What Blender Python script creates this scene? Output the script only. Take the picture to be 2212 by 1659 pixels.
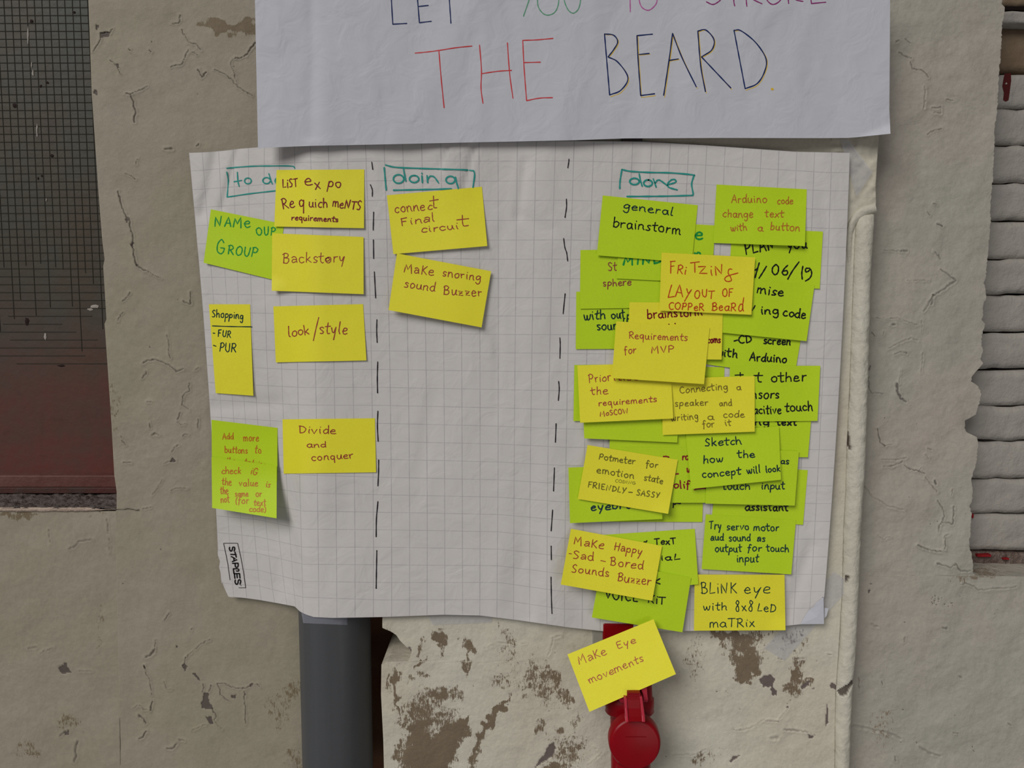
import bpy, bmesh, math, random
import numpy as np
from mathutils import Vector

# ------------------------------------------------------------------ camera, world, light
for o in list(bpy.data.objects): bpy.data.objects.remove(o, do_unlink=True)
SC = bpy.context.scene
COL = SC.collection
W, H, FP = 2212.0, 1659.0, 1660.0
D = 1.054
CAMZ = 1.50
PITCH = math.radians(5.1)
cam_d = bpy.data.cameras.new('camera')
cam_d.sensor_width = 36.0
cam_d.lens = FP / W * 36.0
cam_d.clip_start = 0.02
cam = bpy.data.objects.new('camera', cam_d)
COL.objects.link(cam)
cam.location = (0, -D, CAMZ)
cam.rotation_euler = (math.radians(90) - PITCH, 0, 0)
SC.camera = cam

world = bpy.data.worlds.new('world')
SC.world = world
world.use_nodes = True
wn = world.node_tree
wn.nodes['Background'].inputs[0].default_value = (0.95, 0.96, 1.0, 1)
wn.nodes['Background'].inputs[1].default_value = 0.13

def area(name, loc, target, sx, sy, power, col):
    l = bpy.data.lights.new(name, 'AREA')
    l.shape = 'RECTANGLE'; l.size = sx; l.size_y = sy; l.energy = power; l.color = col
    o = bpy.data.objects.new(name, l)
    COL.objects.link(o)
    o.location = loc
    o.rotation_euler = (Vector(target) - Vector(loc)).to_track_quat('-Z', 'Y').to_euler()
    return o
# broad soft daylight from high windows up and to the left, behind the photographer
sun_d = bpy.data.lights.new('daylight', 'SUN')
sun_d.energy = 1.72; sun_d.angle = math.radians(32); sun_d.color = (1.0, 0.985, 0.95)
sun = bpy.data.objects.new('daylight', sun_d); COL.objects.link(sun)
sun.location = (-1.5, -2.0, 3.0)
sun.rotation_euler = Vector((0.72, 1.0, -0.82)).to_track_quat('-Z', 'Y').to_euler()
# weaker fill lamp added low on the right to brighten the wall foot
area('low_right_fill', (0.75, -1.60, 0.85), (0.45, 0, 1.0), 0.8, 0.8, 2.4, (1.0, 0.97, 0.92))

SC.view_settings.view_transform = 'Standard'
SC.view_settings.look = 'None'
SC.view_settings.exposure = 0.09
SC.view_settings.gamma = 1.0
SC.view_settings.use_curve_mapping = False

# ------------------------------------------------------------------ pixel ray -> point at real depth
CP, SP = math.cos(PITCH), math.sin(PITCH)
def at(px, py, Y):
    px = np.asarray(px, float); py = np.asarray(py, float); Y = np.asarray(Y, float)
    dx = px - W / 2; up = H / 2 - py
    dy = FP * CP + up * SP
    dz = -FP * SP + up * CP
    t = (Y + D) / dy
    px, py, Y = np.broadcast_arrays(px, py, Y)
    return np.stack([dx * t, Y + 0 * dx, CAMZ + dz * t], -1)

rng = random.Random(7)
ORIG = {}
def mesh(name, verts, faces, mat=None, parent=None, origin=None, smooth=False, uvs=None, attrs=None):
    verts = np.asarray(verts, float).reshape(-1, 3)
    if parent is not None and origin is None: origin = ORIG[parent.name]
    if origin is None:
        origin = (verts.min(0) + verts.max(0)) / 2
    origin = np.asarray(origin, float)
    me = bpy.data.meshes.new(name)
    v = verts - origin
    if isinstance(faces, np.ndarray) and faces.ndim == 2:
        nf, k = faces.shape
        me.vertices.add(len(v)); me.vertices.foreach_set('co', v.ravel())
        me.loops.add(nf * k); me.loops.foreach_set('vertex_index', faces.ravel().astype(np.int32))
        me.polygons.add(nf)
        me.polygons.foreach_set('loop_start', np.arange(0, nf * k, k, dtype=np.int32))
        me.update(calc_edges=True)
    else:
        me.from_pydata([tuple(a) for a in v], [], [tuple(f) for f in faces])
    me.validate()
    if smooth:
        me.polygons.foreach_set('use_smooth', np.ones(len(me.polygons), bool))
    if uvs is not None:
        ul = me.uv_layers.new(name='UVMap')
        li = np.zeros(len(me.loops), np.int32); me.loops.foreach_get('vertex_index', li)
        ul.data.foreach_set('uv', np.asarray(uvs, float)[li].ravel())
    if attrs:
        for k_, a in attrs.items():
            at_ = me.attributes.new(k_, 'FLOAT', 'POINT')
            at_.data.foreach_set('value', np.asarray(a, float).ravel())
    if mat: me.materials.append(mat)
    o = bpy.data.objects.new(name, me)
    COL.objects.link(o)
    if parent is not None:
        o.parent = parent
        o.location = tuple(origin - ORIG[parent.name])
    else:
        o.location = tuple(origin)
    ORIG[o.name] = origin
    return o
def tag(o, label=None, cat=None, group=None, kind=None):
    if label: o['label'] = label
    if cat: o['category'] = cat
    if group: o['group'] = group
    if kind: o['kind'] = kind
    return o
def empty(name, loc):
    o = bpy.data.objects.new(name, None); COL.objects.link(o)
    o.location = tuple(loc); o.empty_display_size = 0.02
    ORIG[o.name] = np.asarray(loc, float)
    return o
def gridfaces(nr, nc):
    i = np.arange(nr - 1)[:, None] * nc + np.arange(nc - 1)[None]
    i = i.ravel()
    return np.stack([i, i + nc, i + nc + 1, i + 1], 1)

# ------------------------------------------------------------------ materials
def srgb(r, g, b):
    f = lambda c: (c / 255 / 12.92) if c / 255 <= 0.04045 else ((c / 255 + 0.055) / 1.055) ** 2.4
    return (f(r), f(g), f(b), 1)
class NT:
    def __init__(s, name):
        s.m = bpy.data.materials.new(name); s.m.use_nodes = True
        s.t = s.m.node_tree; s.b = s.t.nodes['Principled BSDF']
        s.b.inputs['Specular IOR Level'].default_value = 0.25
    def n(s, typ, **kw):
        nd = s.t.nodes.new(typ)
        for k, v in kw.items(): setattr(nd, k, v)
        return nd
    def l(s, a, b): s.t.links.new(a, b)
    def coord(s, kind='Object', scale=None):
        c = s.n('ShaderNodeTexCoord'); out = c.outputs[kind]
        if scale:
            mp = s.n('ShaderNodeMapping'); mp.inputs['Scale'].default_value = scale
            s.l(out, mp.inputs[0]); out = mp.outputs[0]
        return out
    def noise(s, vec, scale, detail=4, rough=0.55, dist=0.0):
        nz = s.n('ShaderNodeTexNoise'); nz.inputs['Scale'].default_value = scale
        nz.inputs['Detail'].default_value = detail; nz.inputs['Roughness'].default_value = rough
        nz.inputs['Distortion'].default_value = dist
        if vec is not None: s.l(vec, nz.inputs['Vector'])
        return nz.outputs['Fac']
    def ramp(s, fac, a, b, lo=0.0, hi=1.0):
        r = s.n('ShaderNodeMapRange'); r.inputs[1].default_value = a; r.inputs[2].default_value = b
        r.inputs[3].default_value = lo; r.inputs[4].default_value = hi
        s.l(fac, r.inputs[0]); return r.outputs[0]
    def mix(s, fac, a, b):
        m = s.n('ShaderNodeMix', data_type='RGBA')
        for sock, v in ((m.inputs[0], fac), (m.inputs[6], a), (m.inputs[7], b)):
            if isinstance(v, (tuple, float, int)): sock.default_value = v
            else: s.l(v, sock)
        return m.outputs[2]
    def math(s, op, a, b=0.0):
        m = s.n('ShaderNodeMath', operation=op)
        for sock, v in ((m.inputs[0], a), (m.inputs[1], b)):
            if isinstance(v, (float, int)): sock.default_value = v
            else: s.l(v, sock)
        return m.outputs[0]
    def bump(s, h, dist, strength=1.0, normal=None):
        b = s.n('ShaderNodeBump'); b.inputs['Distance'].default_value = dist
        b.inputs['Strength'].default_value = strength
        s.l(h, b.inputs['Height'])
        if normal is not None: s.l(normal, b.inputs['Normal'])
        return b.outputs[0]
    def attr(s, name):
        a = s.n('ShaderNodeAttribute', attribute_name=name); return a.outputs['Fac']
    def col(s, c):
        if isinstance(c, tuple): s.b.inputs['Base Color'].default_value = c
        else: s.l(c, s.b.inputs['Base Color'])
    def rough(s, v): s.b.inputs['Roughness'].default_value = v
    def norm(s, v): s.l(v, s.b.inputs['Normal'])

def plaster(name, base, base2, dark, stain, lump=0.0012, lscale=22):
    t = NT(name); v = t.coord('Object')
    big = t.ramp(t.noise(v, 5, 3), 0.35, 0.65)
    c = t.mix(big, base, base2)
    fine = t.ramp(t.noise(v, 160, 4, 0.7), 0.25, 0.8, 0.90, 1.06)
    mm = t.n('ShaderNodeMix', data_type='RGBA', blend_type='MULTIPLY'); mm.inputs[0].default_value = 1
    t.l(c, mm.inputs[6]); t.l(fine, mm.inputs[7]); c = mm.outputs[2]
    # faint grime
    g = t.ramp(t.noise(v, 38, 5, 0.75, 0.6), 0.60, 0.82, 0, 0.22)
    c = t.mix(g, c, stain)
    # hand-placed stains broken up by streaky noise
    mp = t.n('ShaderNodeMapping'); mp.inputs['Rotation'].default_value = (0, math.radians(-22), 0); mp.inputs['Scale'].default_value = (620, 620, 130)
    t.l(v, mp.inputs[0])
    sn = t.noise(mp.outputs[0], 1.0, 4, 0.75)
    sn = t.math('ADD', t.math('MULTIPLY', sn, 0.5), t.math('MULTIPLY', t.noise(v, 120, 6, 0.75), 0.5))
    sn = t.ramp(sn, 0.36, 0.64, 0, 1)
    st = t.attr('stain')
    k = t.math('SUBTRACT', t.math('ADD', st, sn), 1.0)
    k = t.ramp(k, -0.04, 0.14, 0, 0.92)
    c = t.mix(k, c, t.mix(t.noise(v, 260, 3, 0.7), stain, tuple(q * 1.7 for q in stain[:3]) + (1,)))
    ch = t.attr('chip')
    c = t.mix(ch, c, dark)
    t.col(c); t.rough(0.62)
    h = t.noise(v, lscale, 4, 0.5)
    b1 = t.bump(h, lump * 4)
    b2 = t.bump(t.noise(v, 110, 5, 0.65), 0.0009, 0.8, b1)
    b3 = t.bump(t.noise(v, 700, 3, 0.6), 0.00022, 0.8, b2)
    t.norm(b3)
    return t.m
DARK = srgb(92, 82, 76)
M = {}
M['plaster_left'] = plaster('plaster_left', srgb(158, 150, 130), srgb(164, 154, 138), srgb(96, 86, 80), srgb(104, 90, 70), 0.0010, 14)
M['plaster_right'] = plaster('plaster_right', srgb(168, 164, 152), srgb(172, 163, 152), srgb(90, 84, 80), srgb(110, 96, 80), 0.0016, 22)
M['plaster_box'] = plaster('plaster_box', srgb(206, 201, 185), srgb(199, 190, 172), srgb(106, 94, 90), srgb(96, 80, 62), 0.0012, 26)
M['bead'] = plaster('bead_paint', srgb(204, 199, 184), srgb(196, 190, 174), srgb(70, 58, 50), srgb(110, 96, 80), 0.0014, 40)

def paper(name, base, grid=False, crease=0.0012):
    t = NT(name); v = t.coord('Object')
    c = base
    if grid:
        uv = t.n('ShaderNodeTexCoord').outputs['UV']
        sp = t.n('ShaderNodeSeparateXYZ'); t.l(uv, sp.inputs[0])
        def line(o, w):
            f = t.math('FRACT', t.math('ADD', o, 0.5))
            f = t.math('ABSOLUTE', t.math('SUBTRACT', f, 0.5))
            return t.ramp(f, w * 0.4, w, 1, 0)
        lx = line(sp.outputs[0], 0.030); ly = line(sp.outputs[1], 0.026)
        k = t.math('MAXIMUM', lx, t.math('MULTIPLY', ly, 0.85))
        pr = t.ramp(t.noise(v, 60, 3), 0.2, 0.7, 0.18, 0.42)
        k = t.math('MULTIPLY', k, pr)
        c = t.mix(k, base, srgb(96, 92, 108))
    t.col(c); t.rough(0.6)
    a = t.bump(t.noise(t.coord('Object', (1, 1, 0.45)), 9, 2, 0.4, 0.5), crease * 7.5)
    b = t.bump(t.noise(v, 30, 3, 0.5, 0.8), crease * 1.1, 1.0, a)
    cc = t.bump(t.noise(v, 900, 2), 0.00006, 0.6, b)
    t.norm(cc)
    return t.m
M['poster'] = paper('poster_paper', srgb(198, 198, 206), False, 0.0015)
M['sheet'] = paper('squared_paper', srgb(208, 203, 200), True, 0.0016)
def sticky(name, base):
    t = NT(name); v = t.coord('Object')
    f = t.ramp(t.noise(v, 420, 3, 0.7), 0.3, 0.75, 0.95, 1.03)
    mm = t.n('ShaderNodeMix', data_type='RGBA', blend_type='MULTIPLY'); mm.inputs[0].default_value = 1
    mm.inputs[6].default_value = base; t.l(f, mm.inputs[7])
    t.col(mm.outputs[2]); t.rough(0.55)
    a = t.bump(t.noise(v, 14, 2, 0.4), 0.0022)
    b = t.bump(t.noise(v, 800, 2), 0.00008, 0.7, a)
    t.norm(b); return t.m
M['yellow'] = sticky('yellow_note', srgb(238, 229, 54))
M['green'] = sticky('green_note', srgb(192, 222, 34))
INKS = {}
def ink(r, g, b):
    k = (r, g, b)
    if k not in INKS:
        t = NT('ink_%d_%d_%d' % k); t.col(srgb(r, g, b)); t.rough(0.5); INKS[k] = t.m
    return INKS[k]
def plain(name, c, rough=0.5, spec=0.3, bump=None, c2=None, nscale=20):
    t = NT(name); v = t.coord('Object')
    if c2: t.col(t.mix(t.ramp(t.noise(v, nscale, 5, 0.65), 0.35, 0.65), c, c2))
    else: t.col(c)
    t.rough(rough); t.b.inputs['Specular IOR Level'].default_value = spec
    if bump: t.norm(t.bump(t.noise(v, bump[0], 4, 0.6), bump[1]))
    return t.m

# ------------------------------------------------------------------ relief surfaces (plaster with carved cracks and chips)
def interp(pts):
    pts = sorted(pts); ys = [p[0] for p in pts]; xs = [p[1] for p in pts]
    return lambda y: np.interp(y, ys, xs)
def vnoise(x, y, seed=0):
    r = np.random.RandomState(seed); g = r.rand(64, 64)
    xi = np.floor(x).astype(int); yi = np.floor(y).astype(int)
    fx = x - xi; fy = y - yi; fx = fx * fx * (3 - 2 * fx); fy = fy * fy * (3 - 2 * fy)
    a = g[yi % 64, xi % 64]; b = g[yi % 64, (xi + 1) % 64]; c = g[(yi + 1) % 64, xi % 64]; d = g[(yi + 1) % 64, (xi + 1) % 64]
    return (a * (1 - fx) + b * fx) * (1 - fy) + (c * (1 - fx) + d * fx) * fy
def inpoly(PX, PY, poly):
    ins = np.zeros(PX.shape, bool); n = len(poly)
    for i in range(n):
        x0, y0 = poly[i]; x1, y1 = poly[(i + 1) % n]
        if y0 == y1: continue
        c = ((y0 > PY) != (y1 > PY)) & (PX < (x1 - x0) * (PY - y0) / (y1 - y0) + x0)
        ins ^= c
    return ins
def segdist(PX, PY, line):
    d = np.full(PX.shape, 1e9)
    for (x0, y0), (x1, y1) in zip(line[:-1], line[1:]):
        dx, dy = x1 - x0, y1 - y0; L = dx * dx + dy * dy + 1e-9
        t = np.clip(((PX - x0) * dx + (PY - y0) * dy) / L, 0, 1)
        d = np.minimum(d, np.hypot(PX - x0 - t * dx, PY - y0 - t * dy))
    return d
def relief(name, left, right, y0, y1, Yb, step, mat, cracks=(), chips=(), stains=(), thick=0.04, lump=0.0006, seed=1, bulge=None, parent=None):
    ys = np.arange(y0, y1 + step, step, dtype=float)
    wmax = max(right(y) - left(y) for y in (y0, (y0 + y1) / 2, y1))
    nc = int(wmax / step) + 2
    s = np.linspace(0, 1, nc)
    L = left(ys)[:, None]; R = right(ys)[:, None]
    PX = L + (R - L) * s[None]; PY = np.repeat(ys[:, None], nc, 1)
    jx = PX + (vnoise(PX / 5, PY / 5, 3) - 0.5) * 6; jy = PY + (vnoise(PX / 5, PY / 5, 4) - 0.5) * 6
    Y = np.full(PX.shape, float(Yb))
    chip = np.zeros(PX.shape); stain = np.zeros(PX.shape)
    Y += lump * (vnoise(PX / 60, PY / 60, seed) - 0.5) * 2 + lump * 0.5 * (vnoise(PX / 22, PY / 22, seed + 5) - 0.5)
    if bulge is not None: Y += bulge(PX, PY)
    for c in cracks:
        pts, w = c[0], c[1]
        st = c[2] if len(c) > 2 else 0.8
        xs_ = [p[0] for p in pts]; ys_ = [p[1] for p in pts]
        m = (PX > min(xs_) - 12) & (PX < max(xs_) + 12) & (PY > min(ys_) - 12) & (PY < max(ys_) + 12)
        if not m.any(): continue
        d = segdist(jx[m] * 0.6 + PX[m] * 0.4, jy[m] * 0.6 + PY[m] * 0.4, pts)
        k = np.clip(1.3 - d / w, 0, 1)
        Y[m] += 0.0011 * k
        # lifted lip on one side
        Y[m] -= 0.0006 * np.exp(-((d - w * 2.2) / 2.5) ** 2)
        chip[m] = np.maximum(chip[m], k * st)
    for poly in chips:
        xs_ = [p[0] for p in poly]; ys_ = [p[1] for p in poly]
        m = (PX > min(xs_) - 6) & (PX < max(xs_) + 6) & (PY > min(ys_) - 6) & (PY < max(ys_) + 6)
        if not m.any(): continue
        i = inpoly(jx[m] * 0.5 + PX[m] * 0.5, jy[m] * 0.5 + PY[m] * 0.5, poly)
        Y[m] += np.where(i, 0.0010, 0); chip[m] = np.maximum(chip[m], i * 1.0)
    WX = PX + (vnoise(PX / 13, PY / 13, 31) - .5) * 22; WY = PY + (vnoise(PX / 13, PY / 13, 32) - .5) * 22
    for cx, cy, rx, ry, ang, amt in stains:
        a = math.radians(ang); X_ = WX - cx; Y_ = WY - cy
        u = (X_ * math.cos(a) + Y_ * math.sin(a)) / rx; v = (-X_ * math.sin(a) + Y_ * math.cos(a)) / ry
        r = np.sqrt(u * u + v * v)
        stain = np.maximum(stain, amt * .92 * np.clip(1.5 - r, 0, 1) / 0.9)
    P = at(PX, PY, Y).reshape(-1, 3)
    F = gridfaces(len(ys), nc)
    # return faces going back into the wall
    nr = len(ys); base = len(P)
    ring = np.concatenate([np.arange(nc), np.arange(1, nr) * nc + nc - 1, (nr - 1) * nc + np.arange(nc - 2, -1, -1), np.arange(nr - 2, 0, -1) * nc])
    back = P[ring].copy(); back[:, 1] = Yb + thick
    P2 = np.concatenate([P, back]); n = len(ring); k = np.arange(n); k2 = (k + 1) % n
    F2 = np.stack([ring[k], ring[k2], base + k2, base + k], 1)
    F = np.concatenate([F, F2])
    z = np.zeros(n)
    o = mesh(name, P2, F, mat, parent, attrs={'chip': np.concatenate([chip.ravel(), z]), 'stain': np.concatenate([stain.ravel(), z])})
    f = np.ones(len(o.data.polygons), bool); f[-n:] = False
    o.data.polygons.foreach_set('use_smooth', f)
    return o
def fr(ox, oy, sc, pts): return [(ox + x / sc, oy + y / sc) for x, y in pts]

YL, YR, YB, YW = 0.062, 0.040, 0.004, 0.170
# ---- left pillar
eL = interp([(-80, 187), (0, 191), (200, 198), (420, 213), (520, 221), (560, 226), (575, 223), (690, 230), (700, 226), (800, 233), (920, 241), (1028, 247), (1040, 249), (1062, 252), (1100, 252), (1106, 249), (1800, 262)])
eLr = lambda y: np.full(np.shape(y), 664.0)
z1 = lambda p: fr(200, 0, 6.144, p)
z2 = lambda p: fr(180, 300, 4.027, p)
z3 = lambda p: fr(180, 700, 4.027, p)
z4 = lambda p: fr(0, 1239, 3.95, p)
z5 = lambda p: fr(0, 840, 3.95, p)
cL = [
 (z1([(445, 1248), (500, 1245), (530, 1310), (555, 1420), (578, 1510), (550, 1555), (558, 1620)]), 1.5, 0.95),
 (z1([(500, 1245), (600, 1215), (730, 1148)]), 0.8, 0.5),
 (z1([(1160, 210), (1160, 290), (1120, 310), (1050, 312)]), 1.1, 0.8),
 (z1([(1175, 395), (1230, 480), (1275, 570), (1370, 585), (1440, 675)]), 0.9, 0.6),
 (z1([(1280, 655), (1240, 740), (1188, 850), (1040, 890)]), 1.0, 0.65),
 (z1([(2170, 560), (2100, 650), (2030, 740), (1960, 772), (1900, 762)]), 1.4, 0.9),
 (z1([(1900, 770), (1850, 800), (1830, 860), (1880, 980), (1910, 1090)]), 0.7, 0.5),
 (z1([(1620, 925), (1720, 970), (1810, 1025), (1920, 1150), (2120, 1270)]), 1.0, 0.6),
 (z1([(1405, 935), (1450, 1025), (1510, 960)]), 1.6, 0.9),
 (z1([(270, 385), (235, 435), (100, 440), (115, 510), (60, 610), (10, 680)]), 1.1, 0.75),
 (z1([(230, 800), (310, 870), (375, 990)]), 0.9, 0.7),
 (z1([(1320, 690), (1390, 725)]), 0.8, 0.5), (z1([(750, 660), (778, 690)]), 1.2, 0.8), (z1([(478, 648), (500, 670)]), 1.1, 0.8),
 (z2([(305, 460), (330, 570), (375, 690), (395, 690), (430, 850), (430, 930), (450, 1060), (465, 1100), (540, 1150)]), 1.5, 0.95),
 (z2([(540, 1150), (680, 1215)]), 0.6, 0.4),
 (z2([(405, 1340), (385, 1370), (345, 1410)]), 1.0, 0.6), (z2([(930, 1330), (935, 1440), (865, 1415)]), 1.2, 0.7),
 (z2([(350, 1510), (305, 1560), (300, 1590)]), 0.8, 0.5),
 (z2([(710, 88), (770, 88)]), 2.0, 0.55), (z2([(990, 70), (1003, 45)]), 1.2, 0.6),
 (z2([(470, 180), (460, 230)]), 0.7, 0.4), (z2([(370, 300), (460, 355)]), 0.8, 0.4),
 (z3([(520, 345), (545, 318), (640, 308), (715, 345), (760, 370), (815, 412), (875, 392)]), 1.3, 0.85),
 (z3([(545, 410), (540, 440), (510, 470)]), 1.0, 0.7), (z3([(730, 95), (745, 180), (745, 260), (765, 300)]), 0.9, 0.6),
 (z3([(920, 520), (925, 580), (865, 625), (863, 700), (920, 750)]), 1.0, 0.7), (z3([(845, 775), (815, 835)]), 1.3, 0.85),
 (z3([(815, 850), (850, 880), (885, 870)]), 0.8, 0.4), (z3([(575, 865), (585, 910)]), 1.0, 0.6), (z3([(600, 965), (630, 955), (658, 968)]), 1.5, 0.5),
 (z3([(1000, 830), (995, 910)]), 0.8, 0.5), (z3([(865, 985), (880, 965), (915, 957)]), 0.9, 0.6), (z3([(830, 1055), (790, 1070), (768, 1118)]), 0.9, 0.5),
 (z3([(325, 975), (345, 1025), (370, 1055)]), 0.9, 0.6), (z3([(352, 1210), (412, 1207)]), 1.1, 0.7), (z3([(700, 1210), (755, 1195), (810, 1197)]), 0.8, 0.5),
 (z3([(555, 680), (590, 678)]), 1.0, 0.6), (z3([(760, 1450), (820, 1425), (910, 1432)]), 0.8, 0.5), (z3([(690, 1355), (600, 1490)]), 0.6, 0.35),
 (z3([(520, 1608), (590, 1592)]), 0.9, 0.6), (z3([(975, 400), (1005, 385)]), 0.9, 0.6),
 (z4([(1440, 335), (1425, 370), (1405, 395)]), 1.0, 0.8), (z4([(1245, 710), (1290, 690), (1318, 650)]), 2.0, 0.95), (z4([(1325, 560), (1320, 650)]), 0.7, 0.5),
 (z4([(1232, 785), (1245, 850), (1275, 900), (1292, 1040)]), 0.9, 0.6), (z4([(1302, 1090), (1285, 1165)]), 1.7, 0.95),
 (z4([(1140, 1150), (1190, 1125), (1230, 1160), (1285, 1165)]), 0.8, 0.45), (z4([(1180, 1210), (1225, 1240), (1245, 1280)]), 1.7, 0.85),
 (z4([(1250, 1345), (1225, 1395), (1190, 1410)]), 1.4, 0.9), (z4([(1585, 720), (1580, 770), (1560, 790)]), 1.0, 0.8),
 (z4([(1795, 565), (1720, 600), (1680, 630), (1585, 720)]), 0.8, 0.55), (z4([(1740, 940), (1728, 1010)]), 1.0, 0.8), (z4([(1805, 955), (1778, 1010)]), 1.0, 0.8),
 (z4([(1810, 1150), (1845, 1215), (1830, 1255)]), 1.1, 0.85), (z4([(1760, 1290), (1640, 1340)]), 0.7, 0.4), (z4([(1840, 1270), (1895, 1330)]), 0.7, 0.4),
 (z4([(1950, 1085), (1885, 1030), (1860, 940), (1910, 935), (1960, 965), (2060, 985), (2110, 970), (2150, 945), (2195, 940), (2215, 970)]), 1.0, 0.9),
 (z4([(2085, 1010), (2092, 1120), (2097, 1280)]), 1.0, 0.7), (z4([(665, 1430), (645, 1510), (650, 1560), (635, 1605)]), 1.8, 0.9),
 (z4([(1425, 1490), (1465, 1500), (1505, 1455)]), 1.9, 0.8), (z4([(510, 1380), (560, 1350), (590, 1345)]), 1.6, 0.85), (z4([(1400, 920), (1430, 990), (1460, 990)]), 0.8, 0.35),
 (z4([(345, 683), (370, 660), (460, 632)]), 0.9, 0.5), (z4([(245, 635), (315, 632)]), 1.4, 0.6), (z4([(680, 830), (790, 838)]), 1.0, 0.35), (z4([(1640, 465), (1636, 480)]), 1.2, 0.8),
 (z4([(860, 400), (870, 372), (885, 370)]), 1.2, 0.5), (z4([(1530, 1420), (1570, 1425)]), 1.3, 0.5),
]
hL = [
 z1([(105, 440), (170, 418), (232, 432), (222, 485), (170, 495), (120, 500)]),
 z1([(45, 320), (92, 335), (60, 395), (38, 402)]),
 z1([(305, 850), (345, 848), (350, 900), (330, 905)]), z1([(18, 1200), (45, 1182), (76, 1215), (60, 1265), (22, 1240)]),
 z4([(505, 800), (560, 757), (580, 790), (590, 825), (612, 840), (545, 855), (505, 840)]),
 z4([(1553, 785), (1580, 765), (1597, 790), (1580, 832)]), z4([(1645, 848), (1675, 850), (1700, 885), (1712, 925), (1690, 910)]),
 z4([(1735, 1018), (1775, 1018), (1782, 1060), (1797, 1075), (1780, 1090), (1812, 1130), (1815, 1160), (1725, 1150), (1717, 1095), (1735, 1085)]),
 z4([(1752, 1225), (1810, 1220), (1818, 1280), (1790, 1285)]), z4([(1975, 1040), (2015, 1035), (2010, 1075), (1980, 1062)]),
 z4([(550, 1350), (590, 1340), (590, 1375), (560, 1380)]), z4([(718, 925), (748, 922), (745, 942), (720, 940)]), z4([(1500, 615), (1520, 618), (1508, 635)]),
 z4([(905, 1042), (925, 1058), (915, 1062)]), z4([(865, 1135), (888, 1128), (878, 1150), (865, 1150)]),
 z5([(1472, 585), (1500, 622), (1450, 622)]), z4([(2130, 940), (2165, 940), (2150, 965), (2130, 965)]), z4([(1225, 790), (1240, 790), (1235, 812)]),
 z2([(408, 910), (440, 905), (432, 950), (415, 930)]), z2([(368, 690), (392, 700), (388, 730), (370, 725)]), z2([(455, 1095), (485, 1095), (470, 1108)]), z2([(815, 1392), (827, 1395), (820, 1405)]),
]
# extra speckles
rs = np.random.RandomState(11)
def specks(n, x0, x1, y0, y1, r0=1.0, r1=2.2):
    out = []
    for _ in range(n):
        cx, cy = rs.uniform(x0, x1), rs.uniform(y0, y1); r = rs.uniform(r0, r1)
        out.append([(cx + r * math.cos(a) * rs.uniform(.6, 1.3), cy + r * math.sin(a) * rs.uniform(.6, 1.3)) for a in (0, 1.2, 2.5, 3.8, 5)])
    return out
sL = [(500, 60, 62, 11, 4, 1.5), (535, 63, 44, 15, 3, 1.8), (480, 60, 34, 9, 4, 1.6), (630, 1492, 18, 24, 20, 0.62), (610, 1530, 22, 60, 0, 0.46), (245, 870, 10, 60, -3, 0.5), (640, 1640, 26, 30, 0, 0.52), (150, 1565, 30, 20, 0, 0.5), (600, 1520, 30, 30, 0, 0.4), (60, 1620, 30, 20, 0, 0.5), (215, 1350, 4, 90, 0, 0.45)]
relief('wall_left', eL, eLr, -60, 1720, YL, 1.7, M['plaster_left'], cL, hL + specks(16, 260, 640, 60, 1640), sL, 0.12, 0.0009, 1)
tag(bpy.data.objects['wall_left'], 'cracked cream plaster pillar left of the squared sheet', kind='structure')
# apron under the window
cA = [(z5([(585, 1368), (640, 1340), (680, 1300), (790, 1285)]), 1.3, 0.7), (z5([(915, 1110), (930, 1300), (932, 1400)]), 0.8, 0.4), (z5([(415, 1200), (430, 1330)]), 0.8, 0.35)]
o = relief('wall_below_window', lambda y: np.full(np.shape(y), -70.0), lambda y: interp([(1090, 251), (1800, 263)])(y), 1104, 1720, YL + 0.0012, 2.4, M['plaster_left'], cA + cL[-12:], hL[4:11], sL + [(30, 1110, 60, 10, 0, 0.7), (60, 1112, 14, 9, 0, 0.9), (200, 1105, 60, 6, 0, 0.6)], 0.02, 0.0012, 4)
tag(o, 'stained plaster below the window ledge', kind='structure')

# ---- right pillar
eRl = lambda y: np.full(np.shape(y), 1790.0)
RP = [(0, 2165), (8, 2164), (15, 2170), (35, 2169), (50, 2165), (100, 2163), (150, 2159), (230, 2155), (262, 2151), (285, 2147), (300, 2149), (345, 2147), (400, 2144), (455, 2139), (470, 2141), (560, 2133), (600, 2130), (612, 2125), (620, 2129), (645, 2130), (665, 2123), (678, 2125), (690, 2121), (700, 2128), (715, 2124), (735, 2120), (760, 2123), (775, 2118), (785, 2124), (800, 2110), (812, 2100), (824, 2098), (835, 2114), (850, 2120), (870, 2116), (895, 2108), (908, 2086), (925, 2084), (935, 2090), (945, 2112), (965, 2113), (1000, 2110), (1020, 2102), (1040, 2098), (1060, 2101), (1082, 2100), (1093, 2095), (1110, 2099), (1140, 2097), (1180, 2094), (1200, 2100), (1238, 2103)]
RPs = sorted([(-80, 2168)] + RP + [(1243, 2107), (1246, 2300), (1800, 2300)])
eR = lambda y: np.interp(y, [p[0] for p in RPs], [p[1] for p in RPs]) + (vnoise(np.asarray(y, float) / 4.0, np.asarray(y, float) * 0 + 2, 9) - 0.5) * 3.0 * (np.asarray(y) < 1238)
q1 = lambda p: fr(1800, 0, 4.027, p)
q2 = lambda p: fr(1800, 400, 4.027, p)
q3 = lambda p: fr(1800, 800, 4.027, p)
q4 = lambda p: fr(1700, 1100, 4.027, p)
q5 = lambda p: fr(1652, 1239, 3.95, p)
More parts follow.
